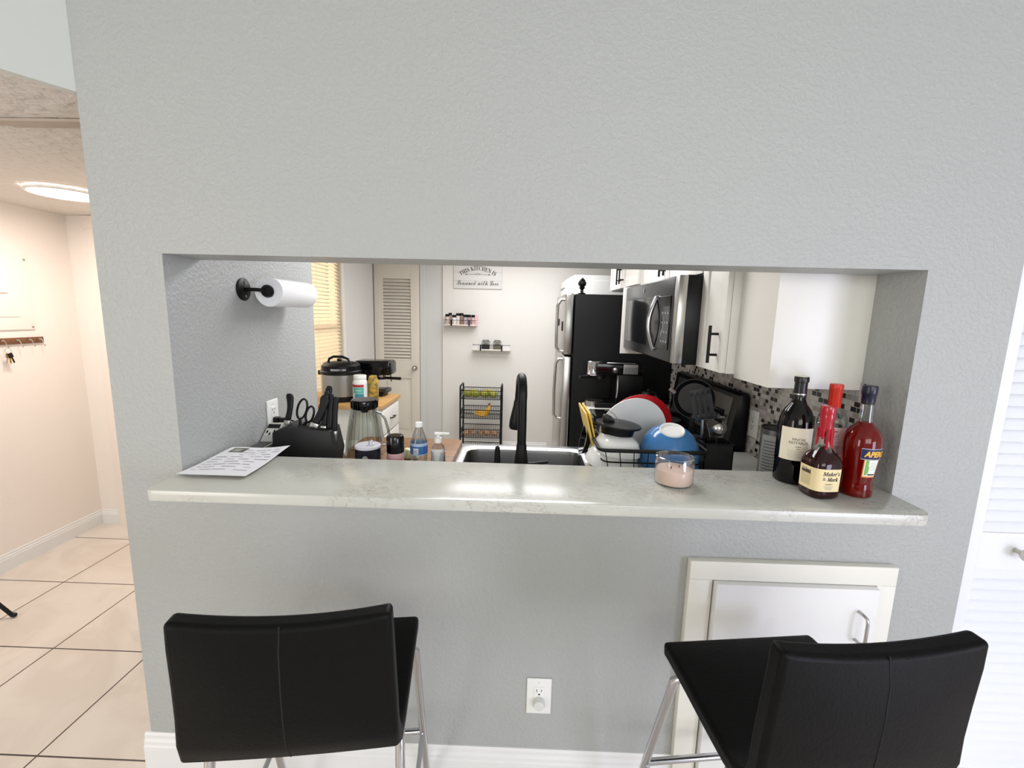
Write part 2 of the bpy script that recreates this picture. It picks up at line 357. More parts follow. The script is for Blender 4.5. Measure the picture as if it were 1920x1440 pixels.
# kitchen window with blind
b = B(); w0, w1, zb, zt = 1.78, 2.70, .84, 2.05
b.box((-1.68, w0, zb), (-1.63, w0+.05, zt)); b.box((-1.68, w1-.05, zb), (-1.63, w1, zt)); b.box((-1.68, w0, zb), (-1.63, w1, zb+.05)); b.box((-1.68, w0, zt-.05), (-1.63, w1, zt)); b.box((-1.675, w0, 1.36), (-1.64, w1, 1.40))
wnd = struct('window_1', b, CREAM)
b = B(); b.box((-1.662, w0+.03, zb+.03), (-1.658, w1-.03, zt-.03)); b.build('window_pane', THIN, wnd)
b = B(); b.box((-1.6, w1-.005, zb-.04), (-1.585, w1+.045, zt+.04)); b.box((-1.6, w0-.045, zb-.04), (-1.585, w0+.005, zt+.04)); b.box((-1.6, w0-.045, zt), (-1.585, w1+.045, zt+.05)); b.box((-1.62, w0-.06, zb-.02), (-1.57, w1+.06, zb)); b.build('window_casing', CREAM, wnd)
t = thing('window_blind', 'cream horizontal slat blind glowing with daylight in the kitchen window', 'blind', (-1.612, 2.24, zb+.02))
b = B(); N = 38
for i in range(N):
    z = .03 + i*(1.15-.03)/N; b.box((-.0165, -.445, -.0006), (.0165, .445, .0006), M=Matrix.Translation((0, 0, z)) @ Matrix.Rotation(math.radians(48), 4, 'Y'))
b.build('slats', BLIND, t, smooth=False)
b = B(); b.box((-.014, -.45, 1.15), (.014, .45, 1.188), .003); b.build('head_rail', BLIND, t)
b = B(); b.box((-.010, -.445, 0), (.010, .445, .014), .002); b.build('bottom_rail', BLIND, t)
b = B(); [b.cyl((.013, y, .005), (.013, y, 1.16), .0011, n=6) for y in (-.33, .0, .37)]; b.build('ladder_cord', BLIND, t)
# louvred pantry door at the back of the kitchen
def louvre_door(name, w, h, fr, panels, m, ny=-1, tilt=38, pitch=.030):
    """local: x 0..w, front at y=0 (faces -y), z 0..h ; panels = [(z0, z1, 'l'|'p')]"""
    d = B(); d.box((0, 0, 0), (fr, .032, h), .002); d.box((w-fr, 0, 0), (w, .032, h), .002)
    zs = sorted(panels); z = 0
    for z0, z1, k in zs: d.box((fr, .001, z), (w-fr, .031, z0)); z = z1
    d.box((fr, .001, z), (w-fr, .031, h))
    o = struct(name, d, m, smooth=True)
    for z0, z1, k in zs:
        e = B()
        if k == 'l':
            n = max(3, int((z1-z0)/pitch))
            for i in range(n):
                zz = z0+(i+.5)*(z1-z0)/n; e.box((fr-.002, -.021, -.003), (w-fr+.002, .021, .003), M=Matrix.Translation((0, .017, zz)) @ Matrix.Rotation(math.radians(tilt+12), 4, 'X'))
            e.build('louvres', m, o, smooth=False)
        else:
            e.box((fr, .012, z0), (w-fr, .02, z1)); e.box((fr+.03, .004, z0+.03), (w-fr-.03, .016, z1-.03), .004); e.build('door_panel', m, o)
    return o
DOORM = mat('pantry_door_paint', 'd6d0c4', .4)
d1 = louvre_door('door_1', .485, 2.05, .095, [(.20, .80, 'p'), (.99, 1.86, 'l')], DOORM, pitch=.034); d1.location = (-1.590, 3.555, .01)
b = B(); b.cyl((.43, 0, .912), (.43, -.03, .912), .009, n=12); b.ball((.43, -.045, .912), .026, (1, .7, 1)); b.cyl((.43, 0, .912), (.43, -.004, .912), .028, n=20); b.build('door_knob', STEEL, d1)
b = B(); b.box((-1.10, 3.55, 0), (-1.04, 3.60, 2.1), .004); b.box((-1.04, 3.572, 0), (-.855, 3.60, 2.22)); struct('trim_pantry', b, mat('return_wall', 'c9cac8', .6))
# closet bifold at the right
d2 = louvre_door('door_2', .61, 2.04, .05, [(.10, .80, 'l'), (.915, 1.92, 'l')], mat('closet_paint', 'e8eaec', .35), pitch=.0345, tilt=48); d2.location = (1.327, .02, .01)
b = B(); b.cyl((.155, 0, .862), (.155, -.02, .862), .007, n=12); b.lathe([(.006, 0), (.014, .004), (.018, .012), (.016, .022), (.008, .027), (0, .028)], n=20, M=Matrix.Translation((.155, -.018, .862)) @ Matrix.Rotation(PI/2, 4, 'X')); b.build('door_knob', mat('brushed_nickel', 'c9c4b8', .35, .7), d2)
d3 = louvre_door('door_4', .61, 2.04, .05, [(.10, .80, 'l'), (.915, 1.92, 'l')], MATS['closet_paint'], pitch=.0345, tilt=48); d3.location = (1.942, .02, .01)
b = B(); b.box((1.323, .06, 0), (2.56, .15, 2.06)); struct('wall_closet_back', b, WALLK)
# access door in the knee wall
b = B(); fx0, fx1, ft = .5125, 1.1125, .828
b.box((fx0, -.026, .012), (.581, -.0005, .7695), .002); b.box((1.057, -.026, .012), (fx1, -.0005, .7695), .002); b.box((fx0, -.026, .7697), (fx1, -.0005, ft), .002)
ad = tag(b.build('access_door', CREAM), 'low white framed cupboard door in the grey wall under the bar, behind the right stool', 'door')
b = B(); b.box((.585, -.046, .012), (1.054, -.004, .7685), .003); dd = b.build('door_leaf', WHITE, ad)
b = B(); b.tube([(1.0, -.046, .700), (1.0, -.062, .700), (1.004, -.074, .695), (1.004, -.078, .684), (1.004, -.078, .626), (1.004, -.074, .615), (1.0, -.062, .61), (1.0, -.046, .61)], .0045, 10); b.build('handle', STEEL, dd)
ad.data.transform(Matrix.Identity(4))
# ---------------------------------------------------------------- bar top and outlets
b = B(); y0, y1, c = -.145, .162, .022
poly = [(XL+.003, y1), (XL+.003, y0+c)] + [(XL+.003+c-c*math.cos(t), y0+c-c*math.sin(t)) for t in (.52, 1.05, 1.57)]
x1 = XR-.002
poly += [(x1-.035+.035*math.sin(t), y0+.035-.035*math.cos(t)) for t in (0, .5, 1.05, 1.57)] + [(x1, y1)]
b.prism(poly, 'z', BAR-.03, BAR, bev=.0025)
tag(b.build('bar_countertop', QUARTZ), 'long pale veined stone bar top on the grey half wall', 'countertop')
def outlet(name, label, slots=True):
    """local: plate in xz plane, faces -y, centre origin"""
    t = thing(name, label, 'outlet'); b = B(); b.box((-.039, -.006, -.0625), (.039, 0, .0625), .003); b.build('wall_plate', PLASTW, t)
    b = B(); b.box((-.0165, -.0085, -.034), (.0165, -.005, .034), .001)
    o = b.build('receptacle', PLASTW, t)
    b = B()
    for z in (.017, -.017):
        b.box((-.0085, -.0092, z+.001), (-.0065, -.0083, z+.011)); b.box((.0060, -.0092, z+.002), (.008, -.0083, z+.010)); b.cyl((0, -.0083, z-.007), (0, -.0092, z-.007), .0030, n=12)
    b.build('slot', INK, o)
    for z in (.048, -.048): b = B(); b.cyl((0, -.005, z), (0, -.0075, z), .003, n=10); b.build('screw', PLASTW, t)
    return t
o1 = outlet('wall_outlet', 'white wall outlet with a clear safety cap in its lower socket, between the stools'); o1.location = (.0838, 0, .337)
b = B(); b.lathe([(0, 0), (.019, 0), (.019, .012), (.016, .018), (0, .019)], n=24, M=Matrix.Translation((0, -.0085, -.017)) @ Matrix.Rotation(PI/2, 4, 'X'))
tag(b.build('outlet_cap', mat('cloudy_plastic', 'd5d5d0', .35)), 'round cloudy plastic safety cap on the lower socket', 'outlet cap').location = (.0838, -.0005, .337)
o2 = outlet('wall_outlet', 'white outlet with a black plug on the left side wall, above the papers'); o2.location = (XL, .488, 1.085); o2.rotation_euler = (0, 0, PI/2)
o2.location = (XL, .488, 1.105)
b = B(); b.box((-.02, -.013, -.012), (.0, .013, .012), .004); b.box((-.0, -.009, -.009), (.034, .009, .009), .004); b.tube([(.03, 0, 0), (.055, .004, -.004), (.075, .02, -.02), (.08, .045, -.06), (.072, .05, -.12), (.06, .045, -.1785)], .0035, 8)
pl = tag(b.build('power_plug', BLACK), 'black power plug and cord in the left wall outlet', 'plug'); pl.location = (XL+.029, .488, 1.085)
o3 = outlet('wall_outlet', 'pale outlet on the mosaic backsplash behind the tin can'); o3.location = (XR-.004, .77, 1.06); o3.rotation_euler = (0, 0, -PI/2)
# ---------------------------------------------------------------- kitchen counters
b = B(); sx0, sx1, sy0, sy1 = -.262, .300, .33, .765
b.box((XL+.003, .152, KC-.035), (XR-.006, sy0, KC)); b.box((XL+.003, sy0, KC-.035), (sx0, .80, KC)); b.box((sx1, sy0, KC-.035), (XR-.006, .80, KC)); b.box((sx0, sy1, KC-.035), (sx1, .80, KC))
tag(b.build('kitchen_countertop', QUARTZ, smooth=False), 'lower stone kitchen counter around the sink, behind the bar', 'countertop')
def cabinet(name, label, x0, x1, y0, y1, z0, z1, face, doors, m=CABW, hollow=False):
    """face: 'x-' 'x+' 'y+' ; doors: list of (a0, a1, z0, z1, handle position a, handle z0, handle z1)"""
    t = thing(name, label, 'cabinet', ((x0+x1)/2, (y0+y1)/2, z0)); ox, oy = (x0+x1)/2, (y0+y1)/2
    b = B(); a_, c_, e_, g_, h_ = x0-ox, x1-ox, y0-oy, y1-oy, z1-z0
    if hollow: b.box((a_, e_, 0), (c_, g_, .1)); b.box((a_, e_, .1), (a_+.018, g_, h_)); b.box((c_-.018, e_, .1), (c_, g_, h_)); b.box((a_+.018, e_, .1), (c_-.018, e_+.012, h_)); b.box((a_+.018, g_-.018, .1), (c_-.018, g_, h_))
    else: b.box((a_, e_, 0), (c_, g_, h_), .001)
    b.build('body', m, t)
    for (a0, a1, d0, d1, ha, h0, h1) in doors:
        def P(u, dep, z):                                        # u along face, dep outward
            if face == 'x-': return (x0-ox-dep, u-oy, z-z0)
            if face == 'x+': return (x1-ox+dep, u-oy, z-z0)
            return (u-ox, y1-oy+dep, z-z0)
        d = B(); s = .052
        d.box(P(a0, .001, d0), P(a0+s, .02, d1), .0015); d.box(P(a1-s, .001, d0), P(a1, .02, d1), .0015); d.box(P(a0+s, .001, d0), P(a1-s, .02, d0+s), .0015); d.box(P(a0+s, .001, d1-s), P(a1-s, .02, d1), .0015); d.box(P(a0+s-.002, .001, d0+s-.002), P(a1-s+.002, .012, d1-s+.002))
        dd = d.build('door', m, t)
        if ha is not None:
            d = B(); d.cyl(P(ha, .052, h0), P(ha, .052, h1), .006, n=12)
            for hh in (h0+(h1-h0)*.22, h1-(h1-h0)*.22): d.cyl(P(ha, .018, hh), P(ha, .052, hh), .005, n=10)
            d.build('handle', BLACKM, dd)
    return t
cabinet('base_cabinet', 'white base cabinets under the sink counter', XL+.01, XR-.01, .156, .77, 0, KC-.036, 'y+', [(-.99+i*.345, -.66+i*.345, .1, .85, -.70+i*.345, .6, .75) for i in range(4)], hollow=True)
cabinet('base_cabinet', 'small white base cabinet between stove and fridge', .50, XR-.008, 1.705, 1.925, 0, KC-.036, 'x-', [(1.72, 1.91, .1, .85, 1.87, .65, .8)])
b = B(); b.box((.455, 1.695, KC-.035), (XR-.006, 1.93, KC), .002); tag(b.build('side_countertop', mat('white_stone', 'dcdcd6', .25)), 'short white countertop between stove and fridge, under the espresso machine', 'countertop')
# upper cabinets on the right wall
cabinet('upper_cabinet', 'plain white upper cabinet end nearest the bar, above the bottles', .785, XR, .172, .405, 1.317, 2.2, 'x-', [])
cabinet('upper_cabinet', 'white shaker upper cabinet with black bar handle, beside the microwave', .755, XR, .407, .643, 1.330, 2.2, 'x-', [(.409, .642, 1.332, 2.19, .452, 1.365, 1.505)], m=CABW)
cabinet('upper_cabinet', 'white upper cabinet with paired black handles above the microwave', .755, XR, .657, 1.585, 1.712, 2.2, 'x-', [(.66, 1.118, 1.715, 2.19, 1.085, 1.74, 1.89), (1.122, 1.58, 1.715, 2.19, 1.155, 1.74, 1.89)])
cabinet('upper_cabinet', 'white upper cabinet over the fridge with black bar handles', .735, XR, 1.63, 2.55, 1.73, 2.2, 'x-', [(1.64, 2.085, 1.735, 2.19, 2.045, 1.76, 1.90), (2.095, 2.54, 1.735, 2.19, 2.135, 1.76, 1.90)])
b = B(); b.box((.622, 1.590, 1.30), (XR, 1.605, 1.71), .001); tag(b.build('filler_panel', CABW), 'narrow white filler panel between microwave and fridge', 'panel')
# ---------------------------------------------------------------- microwave
t = thing('microwave', 'black and stainless over-the-range microwave with a curved chrome handle', 'microwave', (.87, 1.115, 1.335))
b = B(); b.box((-.195, -.470, 0), (XR-.87-.001, .470, .372), .003); b.build('body', BLACK, t)
b = B(); b.box((-.232, -.478, .002), (-.195, -.425, .370), .004); b.build('trim_strip', STEEL, t)
b = B(); b.box((-.232, -.424, .002), (-.195, .472, .370), .006); dr = b.build('door', mat('black_stainless', '3a3a3c', .25, .85), t)
b = B(); b.box((-.236, -.395, .055), (-.230, .440, .290), .001); b.build('door_window', BGLOSS, dr)
b = B()
pts = [(-.235-.030*math.sin(PI*k/14)-.004, -.20, .045+.245*k/14) for k in range(15)]; b.tube(pts, .0105, 12)
for z in (.05, .285): b.cyl((-.232, -.20, z), (-.243, -.20, z), .013, n=14)
b.build('handle', CHROME, dr)
kp = B(); kp.box((-.2372, -.392, .075), (-.2358, -.285, .245)); kp = kp.build('keypad', BGLOSS, dr)
b = B()
for i in range(4):
    for j in range(3): b.box((-.2384, -.385+j*.035, .085+i*.042), (-.2372, -.368+j*.035, .094+i*.042))
kp.data.materials.append(mat('keypad_print', '77777a', .5)); bm_ = bmesh.new(); bm_.from_mesh(kp.data); n_ = len(bm_.faces); me_ = bpy.data.meshes.new('k'); b.bm.to_mesh(me_); b.bm.free(); bm_.from_mesh(me_)
for i_, f_k in enumerate(bm_.faces): f_k.material_index = 0 if i_ < n_ else 1
bm_.to_mesh(kp.data); bm_.free()
b = B(); b.lathe([(.006, 0), (.011, 0), (.011, .0015), (.006, .0015)], n=20, M=Matrix.Translation((-.233, .06, .335)) @ Matrix.Rotation(-PI/2, 4, 'Y')); b.build('emblem', CHROME, dr)
# ---------------------------------------------------------------- stove
t = thing('stove', 'black electric stove with stainless knob panel against the mosaic wall', 'stove', (.76, 1.25, 0)); hw = .428
b = B(); b.box((-.27, -hw, .02), (.312, hw, .905), .004); b.build('body', BLACK, t)
b = B(); b.box((-.30, -hw, .905), (.25, hw, .918), .003); b.build('cooktop', BGLOSS, t)
b = B()
for x, y, r in ((-.12, -.22, .10), (-.12, .2, .08), (.12, -.22, .08), (.12, .2, .10)):
    b = B(); b.lathe([(r, 0), (r+.003, 0), (r+.003, .0006), (r, .0006)], (x, y, .9181), n=40); b.build('burner_ring', mat('burner_grey', '3c3c3e', .3), t)
b = B(); b.prism([(.22, .90), (.312, .90), (.312, 1.17), (.292, 1.19), (.262, 1.18)], 'y', -hw, hw, bev=.004); bg = b.build('backguard', BLACK, t)
d = Vector((.262-.22, 0, 1.18-.90)).normalized(); nn = Vector((-d.z, 0, d.x))
def BGP(u, v, w_=.002): p = Vector((.22, 0, .90)) + d*v + nn*w_; return (p.x, u, p.z)
def slab(b, u0, u1, v0, v1, w0, w1):
    V = [BGP(u, v, w_) for w_ in (w0, w1) for u, v in ((u0, v0), (u1, v0), (u1, v1), (u0, v1))]
    b._add(V, [(0, 1, 2, 3), (7, 6, 5, 4), (0, 4, 5, 1), (1, 5, 6, 2), (2, 6, 7, 3), (3, 7, 4, 0)])
b = B(); slab(b, -hw+.05, hw-.06, .05, .262, 0, .004); b.build('control_panel', mat('brushed_panel', '8b8782', .3, .9), bg)
b = B(); slab(b, -hw+.10, -.06, .12, .19, .0041, .0055); b.build('display_window', BGLOSS, bg)
for i in range(4): b = B(); b.cyl(BGP(-.335+i*.045, .155, .0055), BGP(-.335+i*.045, .155, .030), .0165, .014, n=20); b.build('control_knob', CHROME, bg)
for i in range(2): b = B(); b.cyl(BGP(hw-.12-i*.09, .155, .004), BGP(hw-.12-i*.09, .155, .03), .018, .015, n=20); b.build('control_knob', CHROME, bg)
b = B(); b.box((-.30, -hw+.01, .17), (-.27, hw-.01, .86), .006); od = b.build('oven_door', BGLOSS, t)
b = B(); b.tube([(-.30, -.33, .80), (-.335, -.33, .80), (-.335, .33, .80), (-.30, .33, .80)], .010, 10); b.build('oven_handle', STEEL, od)
# ---------------------------------------------------------------- fridge
t = thing('refrigerator', 'stainless top-freezer refrigerator with black sides', 'refrigerator', (.70, 2.35, 0))
b = B(); b.box((-.335, -.40, .02), (.372, .40, 1.680), .006); b.build('body', BFRIDGE, t)
b = B(); b.box((-.402, -.40, 1.252), (-.342, .40, 1.685), .012); dz = b.build('freezer_door', STEEL, t)
b = B(); b.tube([(-.402, -.345, 1.64), (-.43, -.345, 1.64), (-.452, -.345, 1.60), (-.455, -.345, 1.45), (-.452, -.345, 1.30), (-.43, -.345, 1.27), (-.402, -.345, 1.27)], .011, 12); b.build('handle', STEEL, dz)
b = B(); b.box((-.402, -.40, .07), (-.342, .40, 1.238), .012); df = b.build('fridge_door', STEEL, t)
b = B(); b.tube([(-.402, -.345, 1.215), (-.43, -.345, 1.215), (-.452, -.345, 1.18), (-.456, -.345, .98), (-.452, -.345, .80), (-.43, -.345, .77), (-.402, -.345, .77)], .011, 12); b.build('handle', STEEL, df)
b = B(); b.box((-.36, -.395, .0), (.36, .395, .02)); b.build('base', BLACK, t)
for (dy, z0, h, wd, c, nm, lab) in ((-.24, 1.415, .07, .05, '1c1512', 'fridge_magnet', 'dark square magnet on the freezer door beside its handle'), (.10, 1.445, .055, .06, '2a2a2c', 'fridge_magnet', 'black bow shaped magnet at the far edge of the freezer door')):
    b = B(); b.box((-.007, -wd/2, 0), (0, wd/2, h), .002); tag(b.build(nm, mat('magnet'+c, c, .5)), lab, 'magnet').location = (.70-.4025, 2.35+dy, z0)
b = B(); b.lathe([(.026, 0), (.028, .006), (.012, .012), (.010, .03), (.022, .045), (.016, .052), (.027, .062), (.030, .078), (.020, .098), (.006, .113), (0, .116)], n=24)
tag(b.build('finial_ornament', BLACKM), 'small black spade shaped ornament standing on the fridge', 'ornament').location = (.415, 2.0, 1.681)
# stacked laundry behind the fridge
t = thing('stacked_washer_dryer', 'white stacked laundry unit showing its top beyond the fridge', 'washer dryer', (.72, 3.17, 0))
b = B(); b.prism([(-.34, 0), (.34, 0), (.34, 1.885), (-.27, 1.885), (-.34, 1.845)], 'y', -.36, .36, bev=.008); bd = b.build('body', WHITE, t)
b = B(); b.box((-.16, -.366, 1.20), (.30, -.359, 1.84), .003); b.build('side_panel', WHITE, t)
b = B(); b.lathe([(.0, 0), (.17, 0), (.19, .012), (.17, .025), (0, .027)], n=36, M=Matrix.Translation((-.34, 0, 1.35)) @ Matrix.Rotation(-PI/2, 4, 'Y')); b.build('dryer_door', WHITE, t)
b = B(); b.box((-.345, -.22, 1.775), (-.338, .2, 1.785)); b.build('panel_seam', GREYINK, t)
#PART3
# ---------------------------------------------------------------- paper towel on the left wall
t = thing('paper_towel_holder', 'black wall mounted arm holder carrying the paper towel roll', 'holder', (XL, .353, 1.594))
b = B(); b.lathe([(0, 0), (.040, 0), (.040, .004), (.034, .008), (0, .009)], n=28, M=Matrix.Rotation(PI/2, 4, 'Y')); b.build('wall_flange', BLACKM, t)
for z in (.024, -.024): b = B(); b.cyl((.008, 0, z), (.0105, 0, z), .005, n=10); b.build('screw', CHROME, t)
b = B(); b.tube([(.006, 0, 0), (.05, 0, 0), (.072, .002, -.002), (.08, .012, -.004), (.08, .05, -.004), (.08, .33, -.004)], .0065, 12); b.build('arm', BLACKM, t)
b = B(); b.lathe([(0, 0), (.022, 0), (.023, .006), (.019, .014), (0, .016)], n=24, M=Matrix.Translation((.08, .018, -.004)) @ Matrix.Rotation(PI/2, 4, 'X')); b.build('end_cap', BLACKM, t)
b = B(); n = 40; V = []
ro = [.0515+.0012*math.sin(3*a) for a in [2*PI*i/n for i in range(n)]]
for y in (.022, .298):
    for k, R_ in enumerate(('o', 'i')):
        for i in range(n):
            a = 2*PI*i/n; r = ro[i] if R_ == 'o' else .020; V.append((r*math.cos(a), y, r*math.sin(a)))
Fc = []
for i in range(n):
    j = (i+1) % n; Fc += [(i, j, 2*n+j, 2*n+i), (n+i, 3*n+i, 3*n+j, n+j), (i, n+i, n+j, j), (2*n+i, 2*n+j, 3*n+j, 3*n+i)]
b._add(V, Fc); tag(b.build('paper_towel_roll', TOWEL), 'white paper towel roll on the black holder by the left wall', 'paper towels').location = (XL+.08, .353, 1.588)
# ---------------------------------------------------------------- papers on the bar
def sheet(name, label, pts, z, seed, lines, mt=PAPER, img=None):
    """pts: four corners (far-left, far-right, near-right, near-left)"""
    rnd = random.Random(seed); b = B(); nu, nv = 22, 22; c0 = [Vector(p) for p in pts]; cx = sum((p.x for p in c0))/4; cy = sum((p.y for p in c0))/4
    def P(u, v, dz=0):
        p = c0[0].lerp(c0[1], u).lerp(c0[3].lerp(c0[2], u), v)
        wz = .0022*(math.sin(7*u+seed)*math.sin(5*v+1.3*seed)+1) + .006*max(0, u-.8)/.2*max(0, .5-v)
        return (p.x-cx, p.y-cy, wz+dz)
    G = [P(i/nu, j/nv) for j in range(nv+1) for i in range(nu+1)]; Fc = [(j*(nu+1)+i, (j+1)*(nu+1)+i, (j+1)*(nu+1)+i+1, j*(nu+1)+i+1) for j in range(nv) for i in range(nu)]
    b._add(G, Fc); G2 = [P(i/nu, j/nv, .0003) for j in range(nv+1) for i in range(nu+1)]; b._add(G2, Fc)
    o = tag(b.build(name, mt), label, 'paper'); o.location = (cx, cy, z)
    b = B()
    for (u0, u1, v, h) in lines:
        n = 10; V = []; 
        for i in range(n+1):
            u = u0+(u1-u0)*i/n; V += [P(u, v, .0008), P(u, v+h, .0008)]
        b._add(V, [(2*i, 2*i+1, 2*i+3, 2*i+2) for i in range(n)])
    b.build('print', mat('faded_print', '9c9ca6', .7), o)
    if img:
        b = B(); u0, u1, v0, v1 = img; n = 6
        for i in range(n):
            ua, ub = u0+(u1-u0)*i/n, u0+(u1-u0)*(i+1)/n
            for j in range(n):
                va, vb = v0+(v1-v0)*j/n, v0+(v1-v0)*(j+1)/n; b._add([P(ua, va, .001), P(ub, va, .001), P(ub, vb, .001), P(ua, vb, .001)], [(0, 1, 2, 3)], mi=(1 if 0 < i < 4 and 0 < j < 5 else 0))
        b.build('picture', [mat('photo_dark', '5e5e58', .6), mat('photo_light', '9a9a90', .6)], o)
    return o
rn = random.Random(3); L = []
for r_ in range(9):
    v = .12+r_*.088; u = .06 + (.30 if r_ < 3 else 0)
    while u < .9:
        l = rn.uniform(.06, .22); L.append((u, min(u+l, .95), v, rn.uniform(.010, .022))); u += l+rn.uniform(.02, .12)
sheet('printed_sheet', 'crumpled white printed sheet lying on top of another at the left end of the bar', [(-.988, .212), (-.800, .240), (-.782, -.045), (-.985, -.045)], BAR+.006, 1, L, img=(.10, .34, .05, .22))
sheet('printed_sheet', 'white sheet mostly hidden beneath the crumpled printed page on the bar', [(-.990, .150), (-.85, .150), (-.83, -.030), (-.985, -.040)], BAR+.0008, 5, [])
# ---------------------------------------------------------------- candle
t = thing('jar_candle', 'pale pink candle in a clear glass jar on the bar', 'candle', (.463, .035, BAR))
b = B(); b.lathe([(0, 0), (.050, 0), (.054, .004), (.0555, .012), (.0555, .076), (.054, .082), (.0520, .0825), (.0520, .076), (.0525, .070)], n=48, close=False); b.build('jar', THIN, t)
b = B(); b.lathe([(0, .004), (.0515, .004), (.0522, .010), (.0522, .044), (.050, .045), (0, .0435)], n=40); b.build('wax', mat('pink_wax', 'e8c9bd', .4, noise=None), t)
for x, y in ((-.012, -.006), (.016, .008)): b = B(); b.cyl((x, y, .043), (x+.001, y, .052), .0012, n=6); b.build('wick', INK, t)
b = B(); b.lathe([(.0535, 0), (.0560, .001), (.0560, .004), (.0535, .005)], (0, 0, .0785), n=48, close=False); b.build('glass_rim', THIN, t)
# ---------------------------------------------------------------- bottles on the bar
def lett(par, body, size, mt, r, ac, z, sup=None, rot=0, shear=0, width=None, name='lettering', off=0.0, tiltz=0.0, space=1.0, r_of=None):
    def f(u, v, w_):
        a = ac + u/r
        zz = z+v+tiltz*u
        rr = r_of(zz) if r_of else r
        return wrap_pt(rr+.0005+.0, a, zz, sup, rot)
    return text(body, size, name, mt, par, f, width, shear, off=off, space=space)
INKB = mat('label_black', '1c1a1a', .6)
# red wine
t = thing('wine_bottle', 'tall dark red wine bottle with a cream label and black capsule on the bar', 'bottle', (.838, .090, BAR))
b = B(); b.lathe([(0, 0), (.040, 0), (.0465, .005), (.0475, .02), (.0475, .175), (.0455, .195), (.036, .222), (.022, .240), (.0168, .255), (.0160, .30), (.0160, .318), (0, .318)], n=40); b.build('bottle_body', mat('wine_glass_dark', '050404', .05, spec=.4), t)
b = B(); b.lathe([(.0172, .262), (.0170, .305), (.0195, .307), (.0197, .318), (.0185, .3225), (.0, .3225)], n=32, close=False); b.lathe([(.0175, .268), (.0177, .270), (.0175, .272)], n=32, close=False, mi=1); b.build('capsule', [mat('capsule_black', '121113', .3), STEEL], t)
b = B(); b.lathe([(0, .3226), (.0165, .3226), (.016, .3245), (0, .3245)], n=24); b.build('capsule_top', mat('capsule_top', 'dadac8', .5), t)
b = B(); arc_patch(b, .0479, -1.36, .62, .075, .174, 24); lb = b.build('label', mat('cream_label', 'e6ddc8', .6), t)
lett(lb, 'FINCAS', .0105, INKB, .048, -.30, .139); lett(lb, 'NOTABLES', .0105, INKB, .048, -.30, .129)
b = B(); arc_patch(b, .0481, -.46, -.14, .1165, .1180, 6); arc_patch(b, .0481, -.40, -.20, .1100, .1112, 6); b.build('small_print', INKB, lb)
b = B()
for i in range(6): arc_patch(b, .0482, -.90+.06*(i % 3), .27-.05*(i % 2), .1045-.0045*i, .1051-.0045*i, 8)
b.build('vineyard_drawing', GREYINK, lb)
# whisky
SQ = 5.0; QR = .105
t = thing('whiskey_bottle', 'squat whisky bottle with red wax dripping from its neck and a tan label', 'bottle', (.852, -.021, BAR))
prof = [(0, 0), (.036, 0), (.0415, .006), (.0425, .016), (.0435, .088), (.0425, .100), (.036, .116), (.024, .128)]
b = B(); b.lathe(prof+[(.0170, .140), (0, .141)], n=64, sup=3.2, rot=QR); b.build('whiskey', mat('whiskey_liquid', '30090a', .04, trans=.45, spec=.4), t)
b = B(); b.lathe([(.0245, .1285), (.0190, .142), (.0165, .160), (.0155, .20), (.0150, .225)], n=40, close=False); b.build('glass_neck', THIN, t)
WAX = mat('red_wax', 'a80d22', .22, coat=.4)
b = B(); b.lathe([(.0160, .186), (.0166, .192), (.0164, .215), (.0178, .222), (.0182, .228), (.0172, .2325), (.0186, .2375), (.0186, .252), (.0172, .2565), (0, .258)], n=36, close=False)
for a, l in ((-.9, .03), (-.2, .062), (.35, .045), (.9, .066), (1.5, .02), (2.4, .05), (3.4, .03), (4.3, .05), (5.0, .025)):
    b.tube([( (.0158+.0022*k/5)*math.sin(a), -(.0158+.0022*k/5)*math.cos(a), .194-l*k/5) for k in range(6)], [.0042, .0045, .004, .0036, .0038, .0022], 8)
b.build('wax_seal', WAX, t)
b = B(); arc_patch(b, .0436, -1.97, .66, .024, .088, 40, sup=3.2, rot=QR, r1=.0444); lb = b.build('label', mat('tan_label', 'e8d6a8', .55), t)
wl = dict(sup=3.2, rot=QR)
SB = {c: chr(0x1D468+ord(c)-65) for c in 'ABCDEFGHIJKLMNOPQRSTUVWXYZ'}; SB.update({c: chr(0x1D482+ord(c)-97) for c in 'abcdefghijklmnopqrstuvwxyz'})
bi = lambda s: ''.join(SB.get(c, c) for c in s)
lett(lb, bi('Maker’s'), .0165, INKB, .0444, .06, .0745, **wl, width=.046); lett(lb, bi('Mark'), .0165, INKB, .0444, .14, .0590, **wl, width=.031)
lett(lb, '&', .013, GREYINK, .0444, -.36, .060, **wl); lett(lb, 'WHISKY', .0055, INKB, .0444, -.07, .0455, **wl, width=.021)
b = B()
for i in range(3): arc_patch(b, .0446, -.36+.05*i, .22-.05*i, .0385-.0042*i, .0396-.0042*i, 8, **wl)
b.build('small_print', GREYINK, lb)
b = B()
for i in range(9): arc_patch(b, .0444, -1.80, -1.05, .0640-.0036*i, .0648-.0036*i, 10, **wl)
b.build('printed_lines', mat('label_brown', '8a7a5c', .6), lb)
b = B(); rr = random.Random(8)
for i in range(14): a = -1.78+.70*i/14; arc_patch(b, .0445, a, a+.05, .0685, .0705+rr.uniform(.003, .012), 2, **wl)
arc_patch(b, .0446, -1.80, -1.04, .0675, .0695, 8, **wl); b.build('distillery_drawing', mat('label_sepia', '4e4436', .6), lb)
